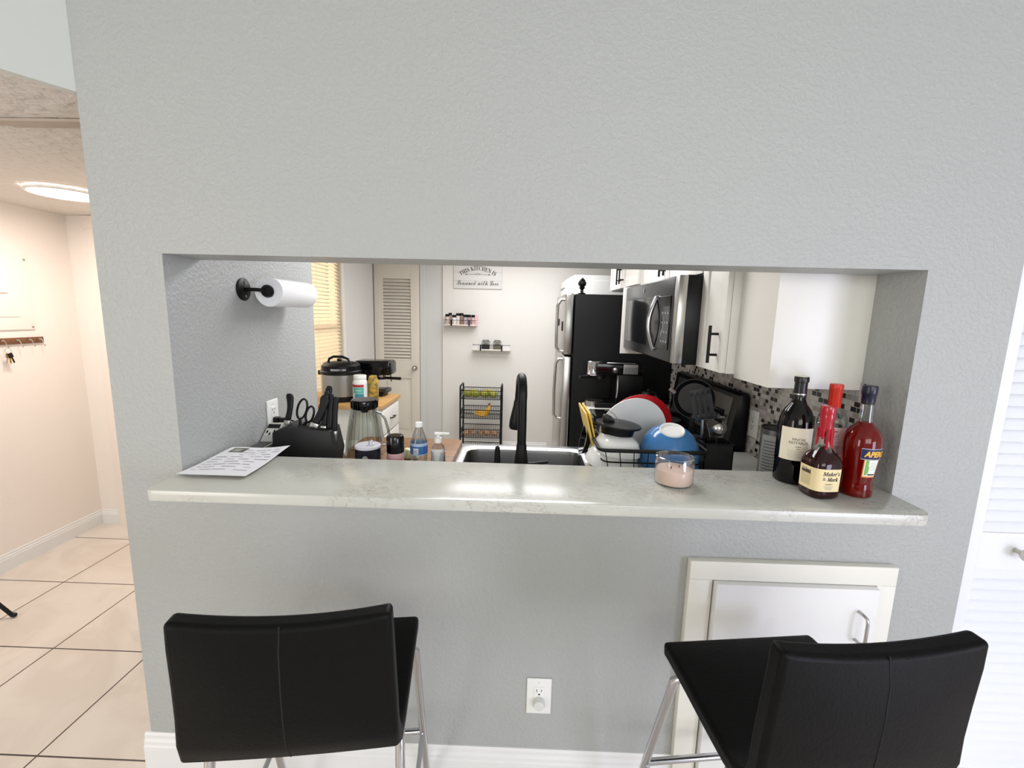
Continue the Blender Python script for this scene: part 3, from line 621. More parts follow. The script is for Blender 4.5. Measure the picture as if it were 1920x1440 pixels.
# clear spirit with red cap
t = thing('spirit_bottle', 'clear spirit bottle with an orange red cap, behind the whisky and orange aperitif', 'bottle', (.942, .088, BAR))
b = B(); b.lathe([(0, 0), (.034, 0), (.0385, .005), (.0390, .015), (.0390, .190), (.036, .206), (.024, .222), (.0155, .235), (.0145, .25)], n=40, close=False); b.build('glass_body', THIN, t)
b = B(); b.lathe([(0, .004), (.0365, .006), (.0372, .018), (.0372, .176), (0, .176)], n=40); b.build('clear_spirit', glass('clear_liquid', (.97, .98, .98), 0, 1.33), t)
b = B(); b.lathe([(.0160, .232), (.0168, .234), (.0168, .285), (.0180, .287), (.0180, .300), (.017, .303), (0, .304)], n=32, close=False); b.build('cap', mat('orange_red_cap', 'cc3222', .3), t)
b = B(); arc_patch(b, .0394, -1.9, .62, .075, .178, 24); lb = b.build('label', mat('pink_white_label', 'ead8d6', .55), t)
lett(lb, 'IROLO', .0105, INKB, .0394, -.45, .152); lett(lb, 'TOLADO', .0115, INKB, .0394, -.45, .118, width=.040)
b = B(); arc_patch(b, .0397, -.75, -.15, .164, .168, 8); arc_patch(b, .0397, -.3, .1, .096, .101, 8); [arc_patch(b, .0397, -1.0, .1, z, z+.0006, 8) for z in (.142, .134, .109, .105)]; b.build('rule_lines', GREYINK, lb)
# orange aperitif
t = thing('aperitif_bottle', 'tall orange red bottle with navy cap and navy label, rightmost on the bar', 'bottle', (.966, -.008, BAR))
b = B(); b.lathe([(0, 0), (.034, 0), (.0385, .004), (.0392, .012), (.0365, .034), (.0362, .045), (.0395, .075), (.0450, .120), (.0462, .150), (.0440, .172), (.034, .192), (.0205, .2055), (.0165, .2125), (0, .2125)], n=44); b.build('aperitif', mat('aperitif_liquid', '94140a', .04, trans=.65, spec=.35), t)
b = B(); b.lathe([(.0172, .2125), (.0160, .225), (.0148, .262), (.0145, .275)], n=32, close=False); b.build('glass_neck', THIN, t)
b = B(); b.lathe([(.0165, .270), (.0168, .288), (.0182, .290), (.0186, .296), (.0186, .310), (.0175, .314), (0, .315)], n=36, close=False); b.build('cap', mat('navy_cap', '15152e', .3), t)
b = B(); b.lathe([(.0157, .262), (.0159, .2695)], n=32, close=False); b.build('neck_band', mat('navy_band', '17181c', .4), t)
rl = lambda z: .0396 + (z-.075)/.045*.0055 if z < .12 else .0451+.0012*min(1, (z-.12)/.03)
def tall_patch(b, a0, a1, z0, z1, n=14, m=6, skew=0, e=.0004, mi=0):
    V = [wrap_pt(rl(z0+(z1-z0)*j/m)+e, a0+(a1-a0)*i/n, z0+(z1-z0)*j/m + skew*(a0+(a1-a0)*i/n)) for j in range(m+1) for i in range(n+1)]
    b._add(V, [(j*(n+1)+i, j*(n+1)+i+1, (j+1)*(n+1)+i+1, (j+1)*(n+1)+i) for j in range(m) for i in range(n)], mi)
b = B(); tall_patch(b, -.62, 1.25, .114, .146, mi=1, e=.0003); tall_patch(b, -.61, 1.24, .116, .144, e=.0006); lb = b.build('brand_label', [mat('label_navy', '1a2350', .4), mat('label_silver', 'a8a8b0', .4)], t)
lett(lb, 'APEROL', .0215, mat('label_gold', 'f2b632', .5), .0458, .27, .1295, shear=.25, width=.068, off=.0009, r_of=lambda z: rl(z)+.0006)
b = B(); tall_patch(b, -.42, .50, .062, .1135, mi=0, e=.0003); tall_patch(b, -.37, .45, .066, .1135, mi=1, e=.0005); tall_patch(b, -.32, -.14, .069, .1130, mi=2, e=.0007); tall_patch(b, -.10, .40, .069, .073, mi=3, e=.0008)
tall_patch(b, -.18, -.08, .075, .095, mi=2, e=.0008)
lb = b.build('small_label', [mat('label_orange', 'e08a3c', .5), mat('label_cream', 'e8eee6', .5), mat('label_green', '7fae5a', .5), INKB], t)
b = B(); [tall_patch(b, -.04, .34, z, z+.0008, e=.0009) for z in (.105, .100, .095, .090, .085)]; b.build('small_print', GREYINK, lb)
# ---------------------------------------------------------------- bar stools
def stool(label, loc, rz):
    t = thing('bar_stool', label, 'stool', loc, rz, 'black leather bar stools in front of the bar')
    # shell: S profile in (y, z), swept along x ; y forward to the wall
    cl = [(-.208, .992), (-.206, .94), (-.200, .86), (-.196, .79), (-.196, .735), (-.188, .700), (-.165, .680), (-.12, .675), (-.05, .678), (.03, .684), (.10, .688), (.140, .689), (.158, .686)]
    th = .019; n = len(cl); outer = []; inner = []
    for k in range(n):
        p = Vector(cl[k]); d = (Vector(cl[min(k+1, n-1)])-Vector(cl[max(k-1, 0)])).normalized(); q = Vector((-d.y, d.x))*th
        outer.append(p-q); inner.append(p+q)
    ring = outer + inner[::-1]; nx = 17; V = []; Fc = []; m = len(ring)
    for i in range(nx):
        u = -1+2*i/(nx-1); hw_ = .197
        for k, p in enumerate(ring):
            kk = k if k < n else m-1-k; f = kk/(n-1)
            x = u*hw_*(.975 + .055*min(1, f*2.2))
            top = max(0, (.30-f)/.30); dish = -.016*(1-u*u)*top
            yb = -.020*(1-u*u)*(1 if f < .45 else 0)*math.sin(PI*min(1, f/.45))
            V.append((x, p.x+yb, p.y+dish))
    for i in range(nx-1):
        for k in range(m): j = (k+1) % m; Fc.append((i*m+k, (i+1)*m+k, (i+1)*m+j, i*m+j))
    Fc += [tuple(range(m))[::-1], tuple(range((nx-1)*m, nx*m))]
    def shell(b, ks, name, par=t):
        o = b.build(name, LEATHER, par); bv = o.modifiers.new('round', 'BEVEL'); bv.width = .010; bv.segments = 4; bv.limit_method = 'ANGLE'; bv.angle_limit = math.radians(50)
        return o
    b = B(); b._add(V, Fc); sh = shell(b, None, 'seat_shell')
    b = B()
    def pt(k, s, off): p = Vector(cl[k]); d = (Vector(cl[min(k+1, n-1)])-Vector(cl[max(k-1, 0)])).normalized(); q = Vector((-d.y, d.x))*(s*(th+off)); return p+q
    f_ = lambda k: k/(n-1)
    b.tube([(0.0, pt(k, -1, -.0004).x-(.020*math.sin(PI*min(1, f_(k)/.45)) if f_(k) < .45 else 0), pt(k, -1, -.0004).y-.016*max(0, (.30-f_(k))/.30)) for k in range(0, 6)], .0015, 6); b.build('seam', mat('seam_thread', '050505', .7), sh)
    def leg(x0, y0, z0, x1, y1): b = B(); b.tube([(x0*.6, y0*.6, .668), (x0*.9, y0*.92, z0+.004), (x0, y0, z0-.012), (x0+(x1-x0)*.1, y0+(y1-y0)*.1, z0*.88), (x1, y1, .004)], .0105, 12); return b.build('leg', CHROME, t)
    leg(.200, .095, .660, .215, .278); leg(-.200, .095, .660, -.215, .278); leg(.19, -.125, .655, .205, -.26); leg(-.19, -.125, .655, -.205, -.26)
    z = .30; yf = .095+(.183)*(1-z/.66); yb = -.125-(.135)*(1-z/.655)
    b = B(); b.tube([(-.207, yf, z), (.207, yf, z)], .009, 10); b.build('footrest', CHROME, t)
    b = B(); b.tube([(-.20, yb, z), (-.207, yf, z)], .007, 8); b.build('side_rail', CHROME, t); b = B(); b.tube([(.20, yb, z), (.207, yf, z)], .007, 8); b.build('side_rail', CHROME, t)
    b = B(); b.box((-.15, -.12, .655), (.15, .12, .664), .002); b.build('seat_plate', BLACKM, t)
    return t
stool('black leather low backed bar stool at the left, standing before the bar', (-.444, -.325, 0), math.radians(7.5))
stool('black leather low backed bar stool at the right, in front of the small cupboard door', (.606, -.338, 0), math.radians(7.0))
# ---------------------------------------------------------------- hall things
b = B(); b.box((0, -.30, -.215), (.010, .30, .215), .002); ep = tag(b.build('breaker_panel', WALLH), 'painted over breaker panel cover high on the hall wall', 'panel'); ep.location = (-2.94, 1.09, 1.585)
b = B(); b.box((.010, -.22, -.14), (.014, .22, .14), .001); dd = b.build('panel_door', WALLH, ep); b = B(); b.box((.014, .10, -.005), (.024, .17, .004), .002); b.build('latch', MATS['hall_door_paint'], dd)
for z in (-.20, .19): b = B(); b.cyl((.010, .285, z), (.0125, .285, z), .006, n=12); b.build('screw', MATS['hinge_nickel'], ep)
t = thing('key_rack', 'brown wooden key rack with small metal hooks on the hall wall', 'key rack', (-2.94, 1.29, 1.307))
b = B(); b.box((0, -.22, -.018), (.014, .132, .018), .002); b.build('board', RACKW, t)
for y in (-.16, -.085, -.01, .055, .112):
    b = B(); b.tube([(.014, y, .004), (.024, y, .002), (.030, y, -.010), (.032, y, -.030), (.037, y, -.036), (.044, y, -.028)], .002, 6); b.lathe([(0, 0), (.008, 0), (.006, .004), (0, .005)], n=12, M=Matrix.Translation((.014, y, .004)) @ Matrix.Rotation(PI/2, 4, 'Y')); b.build('hook', MATS['hinge_nickel'], t)
t = thing('key_bunch', 'bunch of keys with a brass tag hanging from the key rack', 'keys', (-2.905, 1.205, 1.268))
b = B(); b.tube([(0, .016*math.cos(a), -.012+.016*math.sin(a)) for a in [2*PI*i/16 for i in range(16)]], .0014, 6, closed=True); b.build('ring', CHROME, t)
for i, (a, c) in enumerate(((-.25, STEEL), (.05, mat('brass', 'b08a3e', .35, .9)), (.3, BLACK))):
    b = B(); Mk = Matrix.Translation((.003*i, 0, -.022)) @ Matrix.Rotation(a, 4, 'X'); b.box((-.001, -.011, -.03), (.001, .011, -.004), M=Mk); b.box((-.001, -.004, -.062), (.001, .004, -.03), M=Mk); b.build('key', c, t)
t = thing('ceiling_downlight', 'round flat white ceiling light glowing in the hall', 'ceiling light', (-2.30, 1.05, 2.08))
b = B(); b.lathe([(.150, -.002), (.155, -.012), (.148, -.018), (.140, -.016)], n=40, close=False); b.build('trim_ring', WHITE, t)
b = B(); b.lathe([(0, -.017), (.141, -.016), (.141, -.004), (0, -.004)], n=40); b.build('diffuser', mat('lamp_diffuser', 'ffffff', .5, emit='fff4ea', estr=14), t)
t = thing('camera_tripod', 'black tripod foot poking in over the hall floor at the left edge', 'tripod', (-2.60, .62, 0))
b = B(); b.tube([(.135, .06, .012), (.02, .02, .20), (-.06, 0, .36)], .009, 8); b.build('leg', BLACKM, t)
b = B(); b.tube([(-.22, .10, .012), (-.10, .02, .20), (-.06, 0, .36)], .009, 8); b.build('leg', BLACKM, t)
b = B(); b.tube([(-.08, -.20, .012), (-.07, -.06, .20), (-.06, 0, .36)], .009, 8); b.build('leg', BLACKM, t)
b = B(); b.ball((.140, .062, .012), .012, (1.3, 1, .9)); b.build('rubber_foot', BLACK, t)
b = B(); b.ball((-.223, .102, .012), .012, (1.3, 1, .9)); b.build('rubber_foot', BLACK, t)
b = B(); b.ball((-.08, -.204, .012), .012, (1.3, 1, .9)); b.build('rubber_foot', BLACK, t)
b = B(); b.cyl((-.06, 0, .34), (-.06, 0, .75), .012, n=12); b.build('centre_column', BLACKM, t)
# ================================================================ kitchen ceiling light panel
t = thing('ceiling_light_panel', 'flat oblong white light panel on the kitchen ceiling, nearer the bar', 'ceiling light', (-.10, 1.12, 2.22))
b = B(); b.box((-.60, -.25, -.018), (-.575, .25, 0)); b.box((.575, -.25, -.018), (.60, .25, 0)); b.box((-.575, -.25, -.018), (.575, -.225, 0)); b.box((-.575, .225, -.018), (.575, .25, 0)); b.build('frame', WHITE, t)
b = B(); b.box((-.575, -.225, -.012), (.575, .225, -.006)); b.build('diffuser', mat('panel_diffuser', 'ffffff', .5, emit='ffffff', estr=1.2), t)
r_ = dup(t, (-.10, 2.60, 2.22), 0, 'added oblong white fill light panel on the kitchen ceiling, nearer the back wall'); r_.scale = (1, 2.3, 1)  # made-up second fixture, housing for the added rear fill light
# ================================================================ kitchen: sink and faucet
def rrect(x0, x1, y0, y1, r, n=6):
    P = []
    for cx, cy, a0 in ((x1-r, y1-r, 0), (x0+r, y1-r, PI/2), (x0+r, y0+r, PI), (x1-r, y0+r, 1.5*PI)):
        for i in range(n+1): a = a0+PI/2*i/n; P.append((cx+r*math.cos(a), cy+r*math.sin(a)))
    return P
t = thing('kitchen_sink', 'stainless steel drop-in kitchen sink behind the bar', 'sink', (.018, .545, KC))
b = B(); O = rrect(-.300, .302, -.245, .245, .03); I = rrect(-.250, .258, -.175, .180, .055); n = len(O)
V = [(x, y, .0010) for x, y in O]+[(x, y, .006) for x, y in rrect(-.294, .296, -.239, .239, .03)]+[(x, y, .006) for x, y in rrect(-.256, .264, -.181, .186, .055)]+[(x, y, .001) for x, y in I]
b._add(V, [(k*n+i, k*n+(i+1) % n, (k+1)*n+(i+1) % n, (k+1)*n+i) for k in range(3) for i in range(n)]); b.build('rim', mat('bright_rim_steel', 'd6d6da', .25, 1.0), t)
b = B(); V = [(x, y, .001) for x, y in I]+[(x, y, -.015) for x, y in rrect(-.246, .254, -.171, .176, .053)]+[(x, y, -.17) for x, y in rrect(-.236, .244, -.161, .166, .05)]+[(x, y, -.185) for x, y in rrect(-.215, .223, -.14, .145, .04)]
b._add(V, [(k*n+i, k*n+(i+1) % n, (k+1)*n+(i+1) % n, (k+1)*n+i) for k in range(3) for i in range(n)]+[tuple(range(3*n, 4*n))]); b.build('basin', SINKM, t)
b = B(); b.lathe([(0, 0), (.042, 0), (.042, .003), (.034, .003), (.03, .001), (0, .001)], (0, .03, -.185), n=28); b.build('drain', STEEL, t)
t = thing('kitchen_faucet', 'matte black gooseneck pull-down faucet standing at the sink behind the bar', 'faucet', (.008, .338, KC+.006))
b = B(); b.lathe([(.031, 0), (.031, .006), (.029, .04), (.024, .085), (.0195, .125), (.0175, .14), (0, .141)], n=28); b.build('base', BLACKM, t)
b = B(); pts = [(0, 0, .13), (0, 0, .22), (-.001, .002, .30)]
for k in range(1, 13): a = PI*k/13; pts.append((-.012*(1-math.cos(a))/2, .062*(1-math.cos(a)), .30+.078*math.sin(a)))
pts += [(-.014, .127, .285), (-.016, .129, .262)]
b.tube(pts, .0165, 16); b.build('spout', BLACKM, t)
b = B(); Mh = Matrix.Translation((-.0165, .129, .275)) @ Matrix.Rotation(math.radians(4), 4, 'Y')
b.lathe([(0, 0), (.0165, 0), (.018, -.02), (.023, -.05), (.027, -.08), (.0275, -.105), (.024, -.113), (0, -.114)], n=24, M=Mh); b.build('spray_head', BLACKM, t)
b = B(); b.tube([(.018, 0, .06), (.045, 0, .062), (.10, .002, .072)], [.010, .008, .006], 12); b.build('lever', BLACKM, t)
b = B(); b.lathe([(.014, 0), (.014, .004), (.009, .008), (.0085, .045), (.0125, .05), (.0115, .085), (.009, .124), (.004, .129), (0, .13)], n=18)
tag(b.build('side_soap_pump', BLACKM), 'short black stub standing on the sink rim left of the faucet', 'sink fitting').location = (-.080, .335, KC+.006)
# ---------------------------------------------------------------- knife block
t = thing('knife_block', 'black knife block filled with black handled knives at the left wall', 'knife block', (-.815, .40, KC), math.radians(6))
b = B(); b.prism([(-.115, 0), (.105, 0), (.118, .075), (.100, .165), (-.060, .182), (-.108, .160)], 'y', -.055, .065, bev=.003); b.build('block', mat('block_black', '151416', .5), t)
def knife(x, y, L, ang, w_, name='knife', lean=.0, z=.165):
    k = thing(name, '', '', (0, 0, 0)); del k['label']; del k['category']; bpy.data.objects.remove(k)
kg = 'black handled knives in the knife block'
def knife(lx, ly, z, L, ang, w_, label, curved=0):
    M0 = Matrix.Translation((-.815, .40, KC)) @ Matrix.Rotation(math.radians(6), 4, 'Z'); p = M0 @ Vector((lx, ly, z))
    k = thing('kitchen_knife', label, 'knife', p, math.radians(6), kg)
    Mk = Matrix.Rotation(math.radians(ang), 4, 'Y') @ Matrix.Rotation(math.radians(-8), 4, 'X')
    b = B(); b.box((-w_*.55, -.001, -.12), (w_*.4, .001, .012), M=Mk); b.box((-w_*.5, -.0075, .0), (w_*.5, .0075, .018), .002, M=Mk); b.build('bolster', STEEL, k)
    b = B(); V = []; n = 9
    for i in range(n):
        f = i/(n-1); z_ = .016+L*f; ww = w_*(.50-.10*math.sin(PI*f)+(.16*f*f if curved else .02*f)); xo = curved*.006*math.sin(PI*f); 
        if i == n-1: ww *= .6
        V += [(xo-ww, -.008, z_), (xo+ww, -.008, z_), (xo+ww, .008, z_), (xo-ww, .008, z_)]
    b._add(V, [(0, 1, 2, 3), tuple(range(4*n-4, 4*n))]+[(4*i+j, 4*i+(j+1) % 4, 4*i+4+(j+1) % 4, 4*i+4+j) for i in range(n-1) for j in range(4)], M=Mk)
    o = b.build('knife_handle', BLACK, k); m_ = o.modifiers.new('r', 'BEVEL'); m_.width = .004; m_.segments = 3; m_.limit_method = 'ANGLE'
    return k
knife(-.083, .02, .172, .105, 4, .022, 'upright black knife handle leftmost in the knife block', 1)
knife(.030, -.02, .172, .112, 20, .030, 'large black knife handle leaning right beside the scissors', 1)
knife(.050, .035, .172, .135, 8, .026, 'tall black knife handle at the centre of the leaning cluster')
knife(.062, -.01, .158, .135, 5, .021, 'slim black steak knife handle left of three on the block')
knife(.083, -.01, .148, .135, 3, .020, 'slim black steak knife handle middle of three on the block')
knife(.102, -.01, .138, .133, 2, .020, 'slim black steak knife handle right of three on the block')
M0 = Matrix.Translation((-.815, .40, KC)) @ Matrix.Rotation(math.radians(6), 4, 'Z')
t = thing('kitchen_scissors', 'black looped kitchen scissors stuck in the knife block', 'scissors', M0 @ Vector((-.022, .0, .178)), math.radians(6))
b = B(); Mk = Matrix.Rotation(math.radians(16), 4, 'Y'); b.box((-.012, -.002, -.10), (.012, .002, .03), M=Mk); b.build('blade', STEEL, t)
for dx, dz, rx, rz_ in ((-.012, .060, .017, .040), (.020, .048, .014, .032)):
    b = B(); b.tube([(dx+rx*math.cos(a), 0, dz+rz_*math.sin(a)) for a in [2*PI*i/20 for i in range(20)]], .0042, 8, closed=True, M=Mk); b.tube([(dx*.3, 0, -.004), (dx*.8, 0, dz-rz_)], .006, 8, M=Mk); b.build('finger_loop', BLACK, t)
# ---------------------------------------------------------------- small appliance by the left wall
t = thing('counter_appliance', 'low silver and black appliance with a sloped control panel against the left wall', 'appliance', (-.963, .30, KC)); t.scale = (.46, 1, 1)
b = B(); b.prism([(-.115, 0), (.17, 0), (.17, .165), (.155, .165), (.085, .108), (-.115, .108)], 'x', -.072, .052, bev=.003); b.build('body', mat('silver_plastic', 'b9b8b4', .35, .4), t)
b = B(); b.box((-.055, -.105, .108), (.040, .078, .111)); b.build('top_grille', mat('grille_dark', '3b3b3c', .35), t)
b = B(); sl = math.atan2(.057, .07); Ms = Matrix.Translation((0, .085, .1085)) @ Matrix.Rotation(sl, 4, 'X')
b.box((-.066, .002, 0), (.046, .088, .002), M=Ms); cp = b.build('control_panel', mat('panel_silver', 'c8c7c2', .4), t)
b = B(); b.box((-.062, .064, .0021), (.042, .083, .0032), M=Ms); b.build('display', BGLOSS, cp)
for (x, y) in ((-.045, .046), (-.018, .036), (.012, .050)): b = B(); b.cyl((x, y, .002), (x, y, .0045), .006, n=14, M=Ms); b.build('button', BLACK, cp)
b = B(); [b.box((-.060, .006+i*.0065, .0021), (.040, .008+i*.0065, .0026), M=Ms) for i in range(4)]; b.build('printed_lines', GREYINK, cp)
# ---------------------------------------------------------------- upturned pitcher
t = thing('glass_pitcher', 'clear glass blender pitcher standing upside down with its black collar on top', 'pitcher', (-.650, .56, KC+.0215)); t.scale = (1, 1, .92)
b = B(); b.lathe([(.050, .212), (.052, .205), (.058, .17), (.066, .11), (.074, .05), (.079, .002), (.0765, .002), (.072, .05), (.064, .11), (.056, .17), (.049, .205)], n=40, close=False, sup=3); b.build('glass_body', THIN, t)
b = B()
for i in range(12):
    a = 2*PI*i/12+.2; b.tube([(r*math.cos(a), r*math.sin(a), z) for r, z in ((.051, .205), (.0575, .17), (.0655, .11), (.0735, .05), (.078, .004))], .0016, 6)
b.build('glass_rib', thin('rib_glass', 'eef2f0', .6), t)
b = B(); b.lathe([(.0, .208), (.050, .208), (.0525, .212), (.0525, .245), (.050, .250), (.0, .250)], n=40)
for i in range(18): a = 2*PI*i/18; b.cyl((.0525*math.cos(a), .0525*math.sin(a), .213), (.0525*math.cos(a), .0525*math.sin(a), .244), .0028, n=6)
b.build('collar', BGLOSS, t)
b = B(); b.lathe([(0, .208), (.02, .207), (.014, .190), (0, .188)], n=16); b.build('blade_hub', BLACK, t)
b = B(); b.tube([(.050, -.01, .195), (.072, -.01, .188), (.088, -.01, .165), (.100, -.01, .12), (.108, -.01, .07), (.100, -.01, .045), (.080, -.01, .04)], .0055, 10); b.build('handle', thin('handle_glass', 'c8cccb', .5), t)
# ---------------------------------------------------------------- board and bottles on it
b = B(); b.prism(rrect(-.315, .155, -.20, .19, .03), 'z', 0, .020, bev=.003)
bo = tag(b.build('cutting_board', BOARD), 'large brown wooden cutting board lying on the counter left of the sink', 'cutting board'); bo.location = (-.425, .615, KC+.001)
bo.data.transform(Matrix.Identity(4))
t = thing('navy_canister', 'dark navy canister with a grey white lid, in front of the glass pitcher', 'canister', (-.535, .262, KC))
b = B(); b.lathe([(0, 0), (.042, 0), (.0435, .003), (.0435, .138), (0, .139)], n=40); b.build('body', mat('navy_tin', '0d0f1d', .3), t)
b = B(); b.lathe([(.0, .139), (.044, .139), (.0445, .142), (.0445, .147), (.042, .149), (0, .149)], n=40); b.build('lid', mat('lid_grey', 'c4c4cc', .4), t)
b = B(); b.tube([(.006, -.004, .149), (.006, -.004, .162), (.014, -.004, .166), (.022, -.004, .160), (.022, -.004, .149)], .003, 8); b.build('lid_loop', CHROME, t)
b = B(); V = [wrap_pt(.0438, -.05+.013/.0435*math.cos(a), .100+.013*math.sin(a)) for a in [2*PI*i/24 for i in range(24)]]; b._add([wrap_pt(.0439, .10, .104)]+[wrap_pt(.0438, .10+.26*math.cos(a), .104+.016*math.sin(a)) for a in [2*PI*i/24 for i in range(24)]], [(0, i+1, (i+1) % 24+1) for i in range(24)])
b.build('round_emblem', mat('emblem_grey', '9aa094', .5), t)
t = thing('black_capped_bottle', 'pink labelled bottle with a tall glossy black cap, right of the navy canister', 'bottle', (-.448, .300, KC))
b = B(); b.lathe([(0, 0), (.028, 0), (.030, .003), (.030, .112), (0, .113)], n=32); b.build('body', mat('pink_clear', 'e0b4ba', .2), t)
b = B(); b.lathe([(0, .113), (.0305, .113), (.031, .116), (.031, .168), (.028, .175), (.015, .178), (0, .178)], n=32); b.build('cap', BGLOSS, t)
b = B(); arc_patch(b, .0304, -.45, 1.2, .050, .094, 14); lb = b.build('label', mat('pink_label', 'd8808e', .5), t)
b = B(); arc_patch(b, .0307, -.05, .9, .083, .089, 8); arc_patch(b, .0307, -.2, .8, .071, .076, 8); b.build('label_lines', mat('label_rose', 'b8404e', .5), lb)
t = thing('water_bottle', 'small clear plastic water bottle with white cap and blue wrapped label', 'bottle', (-.375, .355, KC))
b = B(); b.lathe([(0, 0), (.026, 0), (.0315, .006), (.0315, .05), (.0300, .055), (.0315, .06), (.0315, .13), (.030, .142), (.022, .165), (.014, .188), (.0125, .200)], n=36, close=False); b.build('plastic_body', THINP, t)
b = B(); b.lathe([(0, .195), (.0145, .195), (.0145, .208), (.013, .211), (0, .211)], n=24); b.build('cap', PLASTW, t)
b = B(); b.lathe([(.0320, .092), (.0320, .137)], n=36, close=False); lb = b.build('label', mat('water_label_pale', 'aac0d8', .4), t)
b = B(); b.lathe([(.0323, .096), (.0323, .126)], n=36, close=False); b.build('label_band', mat('water_label_blue', '3a66a6', .4), lb)
b = B(); arc_patch(b, .0326, -.45, .15, .098, .119, 6); [arc_patch(b, .0328, -.40+.13*i, -.34+.13*i, .100, .115, 2, mi=1)  for i in range(4)]; b.build('barcode', [PLASTW, mat('bar_navy', '1c2c50', .5)], lb)
t = thing('soap_dispenser', 'small clear soap dispenser with a white pump, right of the water bottle', 'soap dispenser', (-.302, .350, KC))
b = B(); b.lathe([(0, 0), (.024, 0), (.0265, .004), (.027, .06), (.0265, .105), (.022, .125), (.012, .135), (.011, .142)], n=30, sup=2.4, close=False); b.build('bottle_body', THINP, t)
b = B(); b.lathe([(0, .003), (.0235, .004), (.0250, .06), (.0250, .085), (0, .086)], n=24); b.build('liquid_soap', mat('soap_amber', 'b89c80', .1, trans=.5), t)
b = B(); b.lathe([(0, .138), (.0135, .138), (.0135, .156), (.007, .158), (.006, .168), (0, .168)], n=20); b.box((-.014, -.009, .168), (.014, .009, .176), .003); b.box((.0, -.005, .169), (.042, .005, .176), .003); b.build('pump', PLASTW, t)
b = B(); arc_patch(b, .0274, -1.0, 1.0, .07, .118, 14); b.build('label', mat('label_frost', 'd4d6d6', .4), t)
b = B(); b.prism([(0, 0), (.075, 0), (.06, .035), (.02, .045)], 'y', -.015, .015, bev=.006)
tag(b.build('sponge_packet', mat('packet_pale', 'd8dcc0', .5, noise=(60, 'b8c48a', .45, .6))), 'pale green and white crumpled packet behind the black capped bottle', 'packet').location = (-.485, .50, KC+.022)
# ---------------------------------------------------------------- kitchen cart and its load
t = thing('kitchen_cart', 'white kitchen cart with a butcher block top below the window', 'cart', (-1.245, 1.835, 0))
b = B(); b.box((-.325, -.225, 0), (.315, .212, .885), .002); b.build('body', CABW, t)
b = B(); b.box((-.345, -.245, .885), (.335, .225, .914), .004); b.build('top', BUTCHER, t)
b = B(); b.box((.316, -.20, .70), (.330, .19, .865), .004); dr = b.build('drawer', CABW, t)
b = B(); b.tube([(.330, -.035, .785), (.350, -.035, .79), (.352, 0, .785), (.350, .035, .79), (.330, .035, .785)], .005, 8); b.build('handle', mat('dark_pewter', '3a3836', .4, .8), dr)
b = B(); b.box((.316, -.20, .06), (.328, .19, .685), .003); b.box((.328, -.145, .12), (.334, .135, .63), .004); dr = b.build('door', CABW, t)
b = B(); b.tube([(.328, -.165, .53), (.352, -.165, .535), (.354, -.165, .57), (.352, -.165, .605), (.328, -.165, .61)], .005, 8); b.build('handle', MATS['dark_pewter'], dr)
t = thing('pressure_cooker', 'stainless electric pressure cooker with a black domed lid on the cart', 'pressure cooker', (-1.245, 1.785, .915)); t.scale = (.87, .87, .98)
b = B(); b.lathe([(0, 0), (.150, 0), (.150, .035), (.147, .037)], n=40, close=False); b.build('base', BLACK, t)
b = B(); b.lathe([(.147, .036), (.148, .04), (.148, .185), (.145, .188)], n=48, close=False); b.build('steel_shell', STEEL, t)
b = B(); b.lathe([(.149, .185), (.158, .19), (.158, .205), (.148, .212), (.146, .245), (.125, .262), (.06, .272), (0, .274)], n=44, close=False); b.box((-.175, -.03, .175), (-.145, .03, .205), .004); ld = b.build('lid', BLACK, t)
b = B(); b.tube([(-.085, -.04, .262), (-.075, -.04, .290), (-.04, -.04, .306), (.03, -.04, .306), (.075, -.04, .290), (.09, -.04, .258)], .009, 10); b.build('lid_handle', BLACK, ld)
b = B(); b.lathe([(0, .268), (.018, .268), (.02, .28), (.014, .288), (0, .289)], (-.02, .02, 0), n=18); b.build('steam_valve', BLACK, ld)
b = B(); arc_patch(b, .1485, -.15, .62, .216, .224, 10); arc_patch(b, .1495, -.15, .62, .224, .230, 10); b.build('lid_badge', CHROME, ld)
t = thing('espresso_machine', 'black espresso machine with a protruding filter handle at the back of the cart', 'coffee machine', (-1.085, 1.985, .915))
b = B(); b.box((-.10, -.075, 0), (.085, .075, .022), .006); b.build('base', BLACK, t)
b = B(); b.box((-.10, -.07, .02), (-.02, .07, .17), .008); b.build('column', BLACK, t)
b = B(); b.box((-.115, -.078, .155), (.145, .078, .258), .016); hd = b.build('head', BGLOSS, t)
b = B(); b.box((.143, -.060, .172), (.149, .060, .243), .003); b.build('front_panel', DSTEEL, hd)
b = B(); b.cyl((.055, 0, .135), (.055, 0, .156), .034, n=24); b.build('group_head', STEEL, t)
b = B(); b.cyl((.055, 0, .118), (.055, 0, .137), .031, n=22); b.cyl((.08, 0, .128), (.200, 0, .125), .0095, .011, n=14); b.build('filter_handle', BLACK, t)
b = B(); b.tube([(.115, .03, .155), (.118, .03, .12), (.120, .03, .098)], .004, 8); b.build('steam_wand', BLACK, t)
b = B(); b.box((.015, -.058, .022), (.115, .058, .050), .008); b.build('drip_tray', DSTEEL, t)
t = thing('vitamin_bottle', 'white plastic supplement jar with red and teal label on the cart', 'jar', (-1.072, 1.665, .915)); t.scale = (.93, .93, 1.10)
b = B(); b.lathe([(0, 0), (.046, 0), (.050, .005), (.050, .132), (.044, .145), (.040, .150), (.0, .151)], n=36); b.build('body', PLASTW, t)
b = B(); b.lathe([(.0, .150), (.044, .150), (.045, .154), (.045, .170), (.043, .173), (0, .173)], n=36); b.build('lid', PLASTW, t)
b = B(); arc_patch(b, .0503, -1.5, 1.7, .028, .122, 20); lb = b.build('label', mat('label_ice', 'dfe6ea', .5), t)
